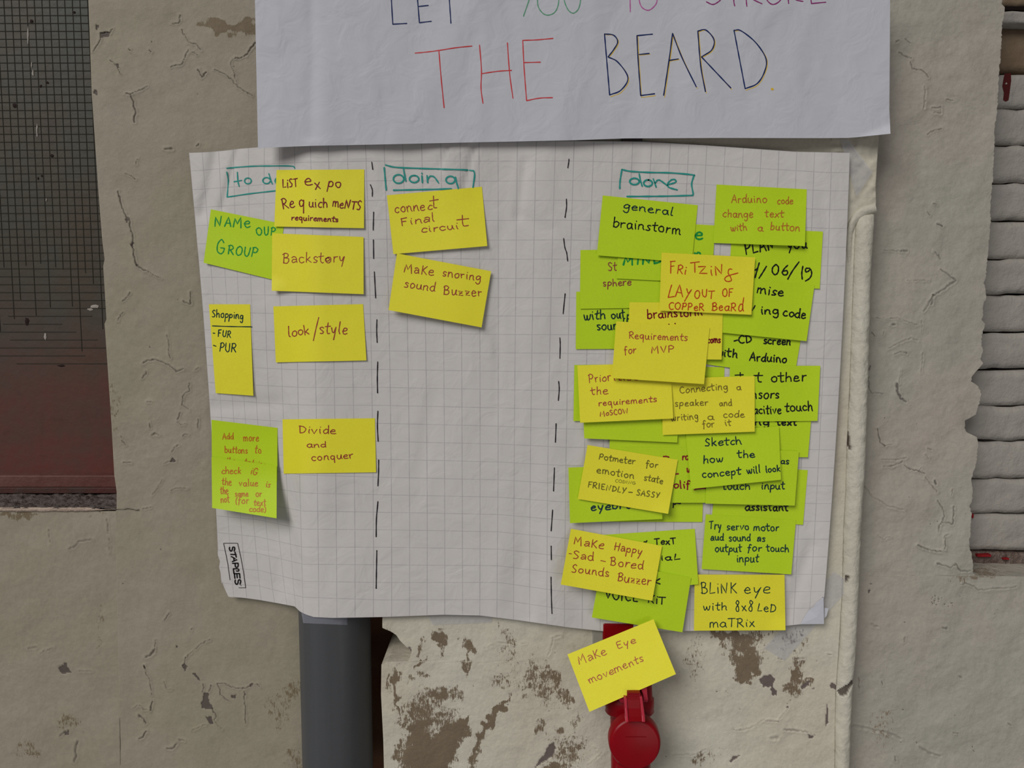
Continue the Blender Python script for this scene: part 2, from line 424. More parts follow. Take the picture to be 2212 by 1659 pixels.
cR = [
 (q1([(672, 545), (690, 598), (790, 622), (830, 670)]), 1.3, 0.55), (q1([(550, 370), (575, 350)]), 1, .5), (q1([(570, 460), (620, 488), (680, 510)]), 1.2, .5), (q1([(630, 340), (665, 375)]), 1.2, .5),
 (q1([(815, 1172), (880, 1135), (945, 1115)]), 1.1, .6), (q1([(985, 865), (1040, 880)]), 1, .35), (q1([(800, 760), (795, 940)]), 1.6, .12), (q1([(860, 940), (940, 940), (940, 985), (880, 985)]), 1.4, .12),
 (q2([(905, 335), (950, 360)]), 1.5, .85), (q2([(865, 160), (893, 168)]), 1.1, .7), (q2([(820, 235), (845, 260)]), 1.0, .6), (q2([(590, 575), (645, 572)]), 1.6, .5), (q2([(435, 568), (590, 575)]), .8, .3),
 (q2([(885, 580), (915, 615), (930, 645)]), 1.6, .5), (q2([(935, 735), (1065, 830), (960, 905), (870, 965), (790, 1095)]), 1.7, .55), (q2([(870, 960), (855, 1035)]), 2.0, .6), (q2([(650, 830), (835, 832)]), .9, .35),
 (q2([(515, 1215), (540, 1212)]), 2.0, .7), (q2([(330, 1285), (360, 1310)]), 1.3, .7), (q2([(440, 1300), (445, 1275)]), 1.0, .5), (q2([(770, 1180), (770, 1280)]), .8, .35), (q2([(480, 1425), (560, 1375), (680, 1335), (740, 1350)]), 1.2, .15),
 (q2([(535, 1470), (600, 1450), (640, 1462)]), 1.2, .5), (q2([(320, 1570), (308, 1610)]), 1.6, .8), (q2([(780, 1460), (765, 1640)]), .8, .2), (q2([(330, 1155), (560, 1160), (740, 1220)]), .8, .25),
 (q3([(585, 0), (575, 120)]), .6, .3), (q3([(555, 120), (560, 180), (585, 245), (630, 270)]), 2.2, .85), (q3([(303, 60), (312, 150), (330, 195), (440, 203)]), 1.1, .6),
 (q3([(390, 510), (395, 590), (410, 630), (455, 655)]), 1.2, .85), (q3([(455, 655), (550, 645)]), .8, .35), (q3([(440, 838), (520, 832), (600, 795)]), 1.2, .5), (q3([(430, 775), (560, 780), (640, 765)]), 1.2, .3),
 (q3([(620, 825), (670, 860), (740, 875), (800, 905)]), 1.3, .8), (q3([(740, 875), (770, 850)]), 1.0, .6), (q3([(805, 940), (860, 1010), (905, 1060)]), 1.1, .55), (q3([(905, 1130), (950, 1200), (970, 1270), (925, 1350), (915, 1410)]), 1.2, .6),
 (q3([(950, 1325), (1040, 1335), (1050, 1190)]), 1.4, .75), (q3([(888, 960), (897, 990)]), 1.8, .9), (q3([(1030, 1090), (1045, 1040)]), 1.1, .5), (q3([(800, 735), (835, 765)]), .9, .4), (q3([(825, 678), (855, 688)]), 1.3, .6),
 (q3([(735, 1520), (780, 1550), (940, 1580)]), 1.2, .55), (q3([(975, 1560), (975, 1440), (1010, 1430)]), 1.0, .45), (q3([(390, 1430), (430, 1475), (495, 1450)]), .9, .35), (q3([(265, 1000), (340, 1100), (470, 1180), (620, 1215)]), 1.3, .22),
 (q4([(1140, 310), (1190, 345), (1330, 372)]), 1.2, .5), (q4([(1375, 240), (1375, 350)]), 1.0, .5), (q4([(1305, 475), (1380, 490), (1420, 510), (1470, 480), (1510, 545), (1590, 540)]), 1.5, .65), (q4([(1510, 660), (1550, 640), (1600, 665)]), 1.3, .45),
 (q4([(1025, 1115), (1015, 1165)]), 1.1, .7), (q4([(828, 1498), (833, 1530)]), 1.1, .8), (q4([(1360, 1035), (1390, 1040)]), 2.2, .7), (q4([(625, 1470), (632, 1590)]), 1.3, .5), (q4([(740, 1010), (790, 1025)]), 2.2, .2),
 (q4([(1495, 1455), (1530, 1470)]), 1.3, .5), (q5([(1325, 1480), (1400, 1530), (1500, 1555)]), 2.0, .35), (q5([(750, 1300), (900, 1330), (1050, 1360), (1160, 1410)]), 2.2, .18), (q5([(1112, 1560), (1118, 1600)]), 1.5, .7),
 (q5([(1610, 1363), (1650, 1368)]), 1.2, .7), (q5([(2075, 1280), (2098, 1298)]), 1.2, .6), (q5([(1690, 85), (1750, 95), (1830, 140), (2000, 130), (2150, 115)]), 1.3, .35),
]
hR = [q4([(725, 645), (740, 640), (735, 658)]), q4([(705, 705), (718, 700), (722, 728), (708, 733)]), q4([(1260, 815), (1272, 815), (1268, 825)]), q4([(1015, 985), (1028, 983), (1022, 995)])]
sR = [(2112, 1245, 40, 6, 0, 0.8), (2080, 1250, 30, 10, 0, .5), (1905, 1570, 30, 50, 0, .42)]
def bR(PX, PY):
    # crumbled lower right corner pushed out, shallow swellings
    k = np.exp(-((PX - 2070) / 55) ** 2 - ((PY - 1195) / 70) ** 2)
    return -0.004 * k - 0.002 * np.exp(-((PX - 2020) / 60) ** 2 - ((PY - 640) / 90) ** 2) + 0.004 * np.exp(-((PX - 2095) / 14) ** 2 - ((PY - 920) / 16) ** 2)
relief('wall_right', eRl, eR, -60, 1720, YR, 1.8, M['plaster_right'], cR, hR + specks(22, 1900, 2190, 900, 1640, .8, 1.7) + specks(25, 2010, 2060, 1285, 1310, .6, 1.4), sR, 0.09, 0.0016, 2, bR)
tag(bpy.data.objects['wall_right'], 'cream plaster pier with a broken ragged right edge', kind='structure')

# ---- front plaster box carrying the papers
eBl = interp([(200, 826), (1357, 826), (1360, 834), (1364, 844), (1372, 856), (1384, 864), (1392, 872), (1399, 879), (1402, 886), (1412, 888), (1420, 887), (1428, 882), (1429, 840), (1436, 824), (1500, 823), (1600, 828), (1720, 831)])
GR = [(478, 1849), (560, 1845), (700, 1840), (800, 1837), (950, 1830), (1060, 1827), (1150, 1822), (1250, 1820), (1300, 1818), (1400, 1812), (1500, 1805), (1659, 1803), (1760, 1801)]
eBr = interp([(150, 1899), (300, 1898), (400, 1892), (440, 1893), (447, 1891), (452, 1876), (460, 1862)] + GR)
b1 = lambda p: fr(560, 1239, 3.95, p)
b2 = lambda p: fr(1120, 1239, 3.95, p)
b3 = lambda p: fr(1652, 1239, 3.95, p)
hB = [b1([(1050, 740), (1110, 660), (1290, 625), (1300, 670), (1240, 745), (1180, 740), (1110, 735)]),
      b2([(230, 1530), (255, 1470), (300, 1430), (320, 1490), (290, 1560), (200, 1610), (140, 1670), (170, 1600)]),
      b2([(2050, 900), (2080, 880), (2150, 865), (2190, 900), (2170, 960), (2205, 1000), (2200, 1045), (2165, 1040), (2150, 970), (2090, 970)]),
      b2([(1800, 1600), (1830, 1560), (1910, 1540), (1860, 1575), (1810, 1610)]),
      b3([(310, 510), (340, 520), (325, 540), (310, 535)]), b3([(300, 960), (340, 930), (400, 910), (370, 960), (320, 985)]), b3([(390, 990), (425, 970), (420, 995)]),
      b3([(185, 1140), (205, 1130), (205, 1148)]), b3([(365, 1370), (400, 1390), (435, 1375), (400, 1412), (375, 1410)]), b3([(530, 1110), (545, 1180), (540, 1270), (515, 1310), (522, 1190)]),
      b3([(565, 930), (610, 945), (620, 1000), (560, 975)])]
cB = [(b2([(1310, 1550), (1520, 1545), (1600, 1500)]), 1.2, .3), (b2([(1860, 1340), (1960, 1330), (2090, 1250), (2200, 1260)]), 1.0, .35), (b3([(20, 1258), (120, 1262)]), 1.4, .7),
      (b3([(165, 1335), (250, 1335), (370, 1355)]), 1.6, .6), (b3([(120, 1250), (200, 1150)]), .8, .3), (b3([(120, 725), (150, 728)]), 1.5, .7), (b3([(270, 733), (335, 720)]), 1.6, .7),
      (b3([(535, 690), (565, 692)]), 1.3, .7), (b2([(255, 700), (300, 560)]), 1.2, .2), (b2([(290, 550), (360, 530)]), 1.5, .35), (b1([(1920, 640), (2040, 590), (2160, 600)]), 1.2, .2),
      (b2([(590, 1640), (720, 1530), (640, 1480)]), .9, .3), (b2([(1770, 1000), (1790, 1030)]), 1.0, .4), (b2([(30, 600), (70, 590)]), 1.2, .4), (b3([(60, 1410), (110, 1400)]), 3.0, .3)]
sB = [
 # big brown area lower left
 (918, 1640, 50, 52, 0, 1.35), (905, 1590, 26, 40, 20, 1.1), (975, 1590, 45, 24, -38, 1.25), (955, 1625, 30, 40, 0, 1.25),
 (905, 1540, 34, 26, 0, .72), (950, 1555, 46, 28, 0, .62), (950, 1505, 22, 24, 0, .86), (985, 1500, 16, 20, 20, .62), (925, 1515, 30, 30, 30, .6),
 (952, 1378, 15, 17, 0, .98), (950, 1400, 8, 22, 0, .6), (1010, 1398, 14, 16, 10, .98), (1010, 1425, 6, 34, 5, .68), (906, 1400, 9, 24, 0, .72), (904, 1437, 6, 16, 20, .85), (913, 1460, 8, 10, 20, .65),
 (853, 1480, 8, 50, 0, .82), (858, 1530, 4, 26, 0, .9), (836, 1470, 5, 30, 0, .6), (890, 1465, 22, 5, -55, .6), (873, 1560, 12, 20, 0, .65), (862, 1630, 10, 40, 0, .7),
 (1082, 1527, 24, 10, -42, 1.2), (1058, 1558, 34, 8, -58, .92), (1035, 1600, 44, 9, -62, .78), (1018, 1645, 30, 12, -65, .75), (1080, 1480, 26, 9, 40, .45), (1100, 1470, 40, 20, 20, .42), (1100, 1400, 20, 60, -10, .42),
 (1005, 1560, 24, 6, -40, .8), (830, 1360, 12, 8, 0, .5),
 # between pipe and socket
 (1165, 1470, 30, 60, -20, .55), (1200, 1480, 16, 60, -25, .62), (1225, 1505, 10, 26, -30, .75), (1168, 1570, 12, 16, 0, .72), (1207, 1577, 12, 10, 0, .88), (1225, 1625, 40, 40, 0, .62), (1140, 1470, 16, 40, 10, .5), (1195, 1660, 30, 16, 0, .75), (1240, 1560, 12, 30, 10, .4),
 # right of the socket
 (1580, 1372, 40, 12, 4, .95), (1550, 1368, 24, 12, 0, .8), (1605, 1390, 24, 24, -20, .82), (1630, 1378, 20, 18, 0, .68), (1618, 1428, 32, 32, 30, 1.12), (1610, 1458, 20, 16, 30, .95), (1572, 1400, 14, 34, 0, .5),
 (1720, 1460, 16, 44, 4, .78), (1716, 1490, 18, 22, 0, .75), (1742, 1478, 14, 8, -30, .7), (1700, 1375, 50, 26, 10, .42), (1520, 1640, 40, 16, -20, .45), (1500, 1420, 24, 60, 0, .38)]
def bB(PX, PY):
    k = np.clip((452 - PY) / 30, 0, 1) * (PX > 1795)
    return -0.0035 * k * vnoise(PX / 16, PY / 13, 21) + 0.0012 * k
relief('wall_back', eBl, eBr, 240, 1720, YB, 2.0, M['plaster_box'], cB, hB + specks(18, 840, 1800, 1370, 1650, .8, 2.0), sB, 0.14, 0.0012, 3, bB)
tag(bpy.data.objects['wall_back'], 'projecting cream plaster box behind the squared sheet', kind='structure')

# ---- bead moulding on the right edge of the box
def bead():
    G = interp(GR); R = interp([(460, 1889), (500, 1886), (600, 1880), (800, 1875), (1000, 1868), (1150, 1859), (1300, 1853), (1400, 1848), (1500, 1840), (1659, 1834), (1760, 1832)])
    ys = np.arange(462, 1740, 3.0); na = 22
    P = []; chip = []; st = []
    for y in ys:
        a = at(G(y), y, YB + 0.0005); b = at(R(y), y, 0.006)
        r = (b[0] - a[0]) / 2; cx = (a[0] + b[0]) / 2
        tp = min(1.0, (y - 460) / 26.0) ** 0.5 if y < 486 else 1.0
        for k in range(na):
            th = math.pi * (1 - k / (na - 4)) if k < na - 3 else 0
            if k < na - 3: x = cx + r * math.cos(th); yy = 0.007 - r * 0.95 * math.sin(th) * tp
            else: x = cx + r; yy = 0.007 + (k - na + 4) * 0.012
            P.append((x, yy, a[2]))
    P = np.array(P).reshape(len(ys), na, 3)
    # screen location of each vertex for the carved damage
    PX = G(ys)[:, None] + (R(ys) - G(ys))[:, None] * np.clip((1 - np.cos(np.pi * np.arange(na) / (na - 4))) / 2, 0, 1)[None]
    PX[:, na - 3:] = R(ys)[:, None]
    PY = np.repeat(ys[:, None], na, 1)
    chip = np.zeros(PX.shape)
    for poly in (q5([(655, 940), (700, 915), (735, 885), (765, 862), (765, 915), (735, 940), (700, 965), (680, 1010), (640, 1030), (612, 1000)]), q4([(500, 565), (532, 563), (510, 610), (493, 630)]), q3([(90, 530), (132, 535), (140, 690), (130, 690)]), q2([(85, 1040), (130, 1060), (95, 1120)])):
        i = inpoly(PX, PY, poly); chip = np.maximum(chip, i * .9); P[..., 1] += i * 0.003
    P[..., 1] += (vnoise(PX / 9, PY / 14, 8) - 0.5) * 0.0012
    o = mesh('trim_1', P.reshape(-1, 3), gridfaces(len(ys), na), M['bead'], smooth=True, attrs={'chip': chip.ravel(), 'stain': np.zeros(chip.size)})
    tag(o, 'rounded painted bead down the right edge of the box', kind='structure')
    # raised band curving round the top of the bead
    path = [(1836, 600), (1834, 540), (1835, 505), (1840, 484), (1851, 468), (1866, 457), (1880, 452), (1893, 449)]
    pts = []
    for i in range(len(path) - 1):
        for t in np.linspace(0, 1, 6)[:-1]:
            pts.append((path[i][0] * (1 - t) + path[i + 1][0] * t, path[i][1] * (1 - t) + path[i + 1][1] * t))
    pts.append(path[-1])
    pts = np.array(pts); T = np.gradient(pts, axis=0); T /= np.linalg.norm(T, axis=1)[:, None]; N = np.stack([-T[:, 1], T[:, 0]], 1)
    V = []; nb = 9
    for p, n_, q in zip(pts, N, np.linspace(0, 1, len(pts))):
        w = 5 + 6 * min(1, q * 1.6)
        for k in range(nb):
            th = math.pi * k / (nb - 1); e = p + n_ * w * math.cos(th)
            V.append(at(e[0], e[1], YB + 0.002 - 0.0065 * math.sin(th) * min(1, .25 + q * 1.5)))
    c = mesh('moulding_return', np.array(V), gridfaces(len(pts), nb), M['bead'], o, smooth=True, attrs={'chip': np.zeros(len(V)), 'stain': np.zeros(len(V))})
bead()

# ---- box helper
def boxw(p0, p1):
    x0, y0, z0 = p0; x1, y1, z1_ = p1
    v = [(x0, y0, z0), (x1, y0, z0), (x1, y1, z0), (x0, y1, z0), (x0, y0, z1_), (x1, y0, z1_), (x1, y1, z1_), (x0, y1, z1_)]
    f = [(0, 1, 5, 4), (1, 2, 6, 5), (2, 3, 7, 6), (3, 0, 4, 7), (4, 5, 6, 7), (3, 2, 1, 0)]
    return v, f
def bevel(o, w, seg=2):
    m = o.modifiers.new('bevel', 'BEVEL'); m.width = w; m.segments = seg; m.limit_method = 'ANGLE'
def boxpx(name, x0, x1, y0, y1, Y0, Y1, mat, parent=None, bev=0.0):
    a = at(x0, y0, Y0); b = at(x1, y1, Y0)
    v, f = boxw((a[0], Y0, b[2]), (b[0], Y1, a[2]))
    o = mesh(name, v, f, mat, parent)
    if bev: bevel(o, bev)
    return o

# ---- window with wired glass in the left recess
def window():
    r = empty('window_1', at(60, 1062, YW)); tag(r, 'old wired glass window with red painted lower edge', kind='structure')
    t = NT('dirty_wired_glass'); v = t.coord('Object')
    c = t.mix(t.ramp(t.noise(v, 6, 4, 0.6), 0.35, 0.65), srgb(68, 70, 63), srgb(74, 63, 50))
    sp = t.n('ShaderNodeSeparateXYZ'); t.l(v, sp.inputs[0])
    # old red paint washed over the lower part of the pane
    zz = t.math('ADD', sp.outputs[2], t.math('MULTIPLY', t.noise(v, 9, 4, .6), 0.22))
    k = t.ramp(zz, 0.12, 0.46, 1, 0)
    k = t.math('MULTIPLY', k, t.ramp(t.noise(v, 16, 5, .7), 0.32, 0.6, .45, 1))
    c = t.mix(k, c, srgb(104, 52, 46))
    dk = t.ramp(t.noise(v, 22, 5, .7), 0.56, 0.78, 0, .6)
    c = t.mix(dk, c, srgb(60, 46, 42))
    sp2 = t.ramp(t.noise(v, 130, 3, .7), 0.70, 0.80, 0, .35)
    c = t.mix(sp2, c, srgb(140, 124, 110))
    t.col(c); t.rough(0.5); t.b.inputs['Specular IOR Level'].default_value = 0.3
    t.norm(t.bump(t.noise(v, 60, 3), 0.0006))
    boxpx('pane', -90, 330, -80, 1030, YW, YW + 0.006, t.m, r)
    # wires
    wm = plain('wire', srgb(62, 59, 51), .6, .1)
    V = []; F = []
    def bar(x0, x1, y0, y1):
        a = at(x0, y0, YW - .0006); b = at(x1, y1, YW - .0006)
        v_, f_ = boxw((min(a[0], b[0]), YW - .0007, b[2]), (max(a[0], b[0]), YW + .0002, a[2])); n = len(V)
        V.extend(v_); F.extend([tuple(i + n for i in q) for q in f_])
    for i in range(-4, 22):
        a = at(8 + i * 16.2, 300, YW - .0006)[0]; hw_ = .0004; b = at(0, -80, YW)[2]; c_ = at(0, rng.uniform(560, 800), YW)[2]
        v_, f_ = boxw((a - hw_, YW - .0007, c_), (a + hw_, YW + .0002, b)); n = len(V); V.extend(v_); F.extend([tuple(i_ + n for i_ in q) for q in f_])
    for j in range(-4, 46):
        y = 16 + j * 17.1
        if j > 36: bar(rng.uniform(-60, 60), rng.uniform(120, 330), y - .6, y + .6)
        else: bar(-90, 330, y - .7, y + .7)
    w = mesh('wire_mesh', V, F, wm, r); tag(w, kind='stuff')
    # dark blots and splashes stuck on the glass
    bl = plain('soot', srgb(44, 32, 30), .7, .1); wh = plain('limescale', srgb(168, 160, 152), .8, .1)
    def blot(px, py, rx, ry, mat, nm):
        P = [at(px, py, YW - .0012)]; n = 14
        for k_ in range(n):
            q = rng.uniform(.65, 1.2); P.append(at(px + rx * q * math.cos(k_ * 2 * math.pi / n), py + ry * q * math.sin(k_ * 2 * math.pi / n), YW - .0006))
        mesh(nm, P, [(0, 1 + (k_ + 1) % n, 1 + k_) for k_ in range(n)], mat, r)
    for a in ((68, 46, 4, 5), (32, 228, 5, 5), (102, 178, 3, 3), (88, 186, 3, 3), (112, 337, 4, 4), (58, 693, 5, 9), (133, 790, 9, 3), (90, 380, 2, 3), (82, 385, 2, 3), (160, 26, 2.5, 3)): blot(*a, bl, 'soot_spot')
    for a in ((60, 75, 2, 17), (68, 140, 1.6, 6), (71, 158, 2, 7), (80, 280, 1.8, 16), (98, 727, 3, 8), (100, 432, 1.5, 4), (205, 662, 10, 4), (195, 668, 6, 3)): blot(*a, wh, 'white_splash')
    # bottom rail
    rl = plain('rail_paint', srgb(112, 76, 68), .6, .3, (60, .002), srgb(98, 58, 52), 12)
    boxpx('bottom_rail', -90, 330, 1027, 1070, YW - .02, YW + .01, rl, r, .002)
    rl2 = plain('rail_paint_red', srgb(88, 40, 38), .6, .3, (60, .002), srgb(70, 50, 44), 14)
    boxpx('rail_lip', -90, 330, 1054, 1066, YW - .03, YW - .018, rl2, r, .001)
    # crumbling ledge
    lg = plain('ledge_dirt', srgb(112, 102, 98), .9, .1, (120, .006), srgb(88, 78, 74), 60)
    a = at(-80, 1100, YL); b = at(300, 1100, YL)
    nx, ny = 120, 24
    X, Yv = np.meshgrid(np.linspace(a[0], b[0], nx), np.linspace(YL - .002, YW - .015, ny))
    Z = a[2] + .001 + (Yv - YL) * .02 + (vnoise(X * 160, Yv * 160, 5) - .5) * .006 + (vnoise(X * 60, Yv * 60, 6) - .5) * .004
    o2 = mesh('ledge', np.stack([X, Yv, Z], -1).reshape(-1, 3), gridfaces(ny, nx)[:, ::-1], lg, r, smooth=True)
    lip = plain('lip_plaster', srgb(196, 176, 160), .8, .2, (90, .003), srgb(170, 150, 136), 30)
    xs = np.linspace(-70, 250, 90); V = []; 
    for x in xs:
        w_ = 5 * (1 if x < 185 else max(.15, 1 - (x - 185) / 50)); j = (vnoise(np.array([x / 9.]), np.array([0.5]), 2)[0] - .5) * 4
        for k_ in range(6):
            th = math.pi * k_ / 5; V.append(at(x, 1101 + j * .5 - w_ * math.cos(th), YL + .002 - .004 * math.sin(th)))
    mesh('plaster_lip', np.array(V), gridfaces(len(xs), 6), lip, r, smooth=True)
window()

# ---- painted brickwork on the right
def bricks():
    wb = mesh('wall_brick', *boxw((at(2040, 0, .125)[0], .125, at(0, 1300, .125)[2]), (at(2400, 0, .125)[0], .14, at(0, -120, .125)[2])), plain('mortar_paint', srgb(96, 86, 78), .8, .2, (80, .003), srgb(80, 64, 58), 30))
    tag(wb, 'cream painted brickwork at the right edge', kind='structure')
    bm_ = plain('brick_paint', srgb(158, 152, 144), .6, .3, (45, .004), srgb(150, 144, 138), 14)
    bm2 = plain('brick_paint_brown', srgb(128, 112, 92), .7, .2, (45, .003), srgb(112, 94, 76), 18)  # brown paint for the topmost and the recessed course
    J = [157, 233, 313, 395, 476, 559, 637, 719, 798, 877, 953, 1035, 1110, 1190]
    red = plain('bare_brick', srgb(134, 22, 28), .7, .2, (90, .003))
    drk = plain('dark_gap', srgb(28, 22, 20), .9, .05)
    def rough_box(x0, x1, y0, y1, Y0, Y1, mat, nm='brick', jag=.0012):
        a = at(x0, y0, Y0); b = at(x1, y1, Y0); nx, nz = 24, 8
        g = np.linspace(0, 1, nx); h = np.linspace(0, 1, nz)
        X, Z = np.meshgrid(a[0] + (b[0] - a[0]) * g, a[2] + (b[2] - a[2]) * h)
        e = np.minimum(np.minimum(g, 1 - g)[None] * 30, np.minimum(h, 1 - h)[:, None] * 9); e = np.clip(e, 0, 1)
        Yv = Y0 + (1 - e) ** 2 * .003 + (vnoise(X * 90 + y0, Z * 90, 7) - .5) * jag * 2
        Z = Z + (vnoise(X * 60 + y0, Z * 0 + 3, 5) - .5) * .003
        P = np.stack([X, Yv, Z], -1).reshape(-1, 3); F = gridfaces(nz, nx); nr, nc = nz, nx
        ring = np.concatenate([np.arange(nc), np.arange(1, nr) * nc + nc - 1, (nr - 1) * nc + np.arange(nc - 2, -1, -1), np.arange(nr - 2, 0, -1) * nc])
        back = P[ring].copy(); back[:, 1] = Y1; n = len(ring); k = np.arange(n); k2 = (k + 1) % n; b0 = len(P)
        F = np.concatenate([F, np.stack([ring[k], ring[k2], b0 + k2, b0 + k], 1)])
        o = mesh(nm, np.concatenate([P, back]), F, mat, wb, smooth=True)
        return o
    for i in range(len(J) - 1):
        g = 3.0
        xs = [(2075, 2395)] if i % 2 == 0 else [(2075, 2262), (2265, 2460)]
        for x0, x1 in xs:
            rough_box(x0, x1, J[i] + g * .6, J[i + 1] - g * .6, .092 + rng.uniform(-.002, .002), .126, bm_)
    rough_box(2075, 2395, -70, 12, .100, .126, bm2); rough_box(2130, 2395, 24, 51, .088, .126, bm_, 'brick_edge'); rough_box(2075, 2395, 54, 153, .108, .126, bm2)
    boxpx('dark_gap', 2160, 2395, 14, 22, .099, .125, drk, wb)
    # torn red hole
    P = [at(x, y, .0895) for x, y in q1([(1490, 640), (1545, 635), (1548, 700), (1535, 800), (1525, 870), (1500, 885), (1478, 870), (1485, 800), (1470, 750), (1480, 690)])]
    c = np.mean(P, 0); n = len(P)
    mesh('bare_brick_patch', [c] + P, [(0, 1 + (k + 1) % n, 1 + k) for k in range(n)], plain('bare_brick_dark', srgb(78, 30, 30), .8, .1), wb)
    # broken strip at the foot
    dirt = plain('broken_mortar', srgb(96, 78, 72), .9, .1, (150, .008), srgb(132, 118, 110), 60)
    rough_box(2085, 2395, 1192, 1246, .098, .126, dirt, 'broken_brick', .004)
    for x0, y0, x1, y1 in ((2112, 1198, 2141, 1203), (2100, 1110, 2103, 1119), (2168, 1206, 2180, 1209), (2126, 1238, 2160, 1242)):
        boxpx('bare_brick_patch', x0, x1, y0, y1, .0885 if y0 < 1150 else .092, .1, red, wb)
bricks()

# ---- slot behind the pipe and floor-to-top pipe
sl = plain('slot_brown', srgb(112, 86, 66), .9, .1, (30, .002), srgb(98, 56, 44), 7)
o = boxpx('wall_recess', 600, 900, 250, 1760, .118, .13, sl); tag(o, 'brown painted back of the slot beside the pipe', kind='structure')
def pipe():
    Yc = .050
    a = at(648.5, 1400, Yc)[0]; b = at(801.5, 1400, Yc)[0]
    # silhouette edges lie slightly in front of the axis for a round pipe
    r = (b - a) / 2 * .985; cx = (a + b) / 2
    z0 = at(0, 1760, 0)[2]; z1_ = at(0, 250, 0)[2]; n = 64; V = []
    for z in (z0, z1_):
        for k in range(n): V.append((cx + r * math.cos(2 * math.pi * k / n), Yc + r * math.sin(2 * math.pi * k / n), z))
    F = [(k, (k + 1) % n, n + (k + 1) % n, n + k) for k in range(n)]
    t = NT('grey_pvc'); v = t.coord('Object')
    t.col(t.mix(t.ramp(t.noise(t.coord('Object', (60, 60, 2)), 1, 3), .3, .7), srgb(74, 75, 77), srgb(80, 81, 84)))
    t.rough(.42); t.b.inputs['Specular IOR Level'].default_value = .35
    t.norm(t.bump(t.noise(v, 30, 2), .0006))
    o = mesh('drain_pipe', V, F, t.m, smooth=True)
    tag(o, 'dark grey plastic drain pipe running up behind the squared sheet', 'pipe')
    return cx, r, Yc
PCX, PR, PYC = pipe()
# moving the sheet in front of the pipe: pipe front lies at PYC-PR
PF = PYC - PR

# ------------------------------------------------------------------ squared sheet
XS_I = {0: [412, 439.8, 474.6, 504.8, 537, 570.7, 603.9, 636.7, 671.5, 710.3, 751, 790.9, 831, 871, 911.7, 952.7, 994.3, 1035, 1075.9, 1117.2, 1157.6, 1198.8, 1239, 1281.3, 1322.7, 1364.9, 1405.5, 1445.8, 1485.8, 1524.7, 1564.4, 1603.7, 1642.7, 1681, 1719.6, 1758, 1795.3, 1834.5],
        1: [446, 470, 497, 522, 549, 577, 608, 642.5, 681.3, 721.2, 762, 802.4, 842, 881.5, 920.3, 958.7, 997.4, 1036.9, 1076.5, 1112.5, 1148.5, 1187, 1226.5, 1267, 1307.5, 1347, 1386.5, 1426, 1466, 1505.5, 1545, 1584, 1623.5, 1663, 1702, 1740.5, 1778, 1815],
        2: [473, 500, 529, 559, 587, 613.8, 634.7, 653.6, 688.4, 727.5, 767, 806.8, 846, 884.8, 922.8, 960.8, 999.2, 1036.7, 1073.9, 1109.4, 1144, 1181.5, 1219.5, 1257.8, 1297, 1336, 1375, 1413.5, 1452.3, 1491, 1529.5, 1567.5, 1605.5, 1642.5, 1679.5, 1716.6, 1750.5, 1780]}
ROW_J = [0.0, 10.6, 23.5]
# y of each row at stations in px x
STX = [430, 560, 655, 827, 1076, 1218, 1500, 1790]
ROWY = {0: [368.6, 356, 350.5, 348, 348.3, 347.4, 355.5, 373],
        1: [409.4, 399.5, 393, 390.5, 391.5, 389.7, 397.5, 412.5],
        4: [526.8, 522, 518, 516.8, 518.8, 518.3, 524.5, 534],
        7: [635, 637, 638, 638, 642.8, 643, 648, 655],
        11: [788, 795, 799, 798, 802, 803, 807.5, 815],
        14: [899, 907, 913, 914.5, 920.5, 926.5, 930.5, 932.7],
        17: [1003, 1013, 1026, 1031, 1036.5, 1045, 1048, 1049.5],
        21: [1146, 1160, 1182, 1182, 1186, 1202, 1203, 1203],
        23: [1222, 1232, 1256, 1258, 1258, 1278, 1279, 1277.6],
        24: [1256, 1266, 1290, 1296, 1295, 1316, 1317, 1313]}
TOPX = [(412, 330), (440, 329), (480, 326), (520, 321), (560, 318), (650, 315), (760, 313), (900, 309), (1050, 306), (1240, 304.4), (1389, 306), (1525, 314), (1715, 327.5), (1780, 329), (1836, 330)]
BOTX = [(473, 1250), (482, 1272), (487, 1288), (495, 1290), (505, 1290), (527, 1291.5), (560, 1296), (600, 1303), (637, 1310), (648, 1321), (662, 1328), (678, 1333), (718, 1335), (838, 1332.5), (957, 1328), (1036, 1329.6), (1120, 1339.8), (1229, 1355.5), (1302, 1363.6), (1400, 1364), (1500, 1363), (1600, 1361), (1697, 1352), (1735, 1348), (1781, 1348)]
rowjs = sorted(ROWY)
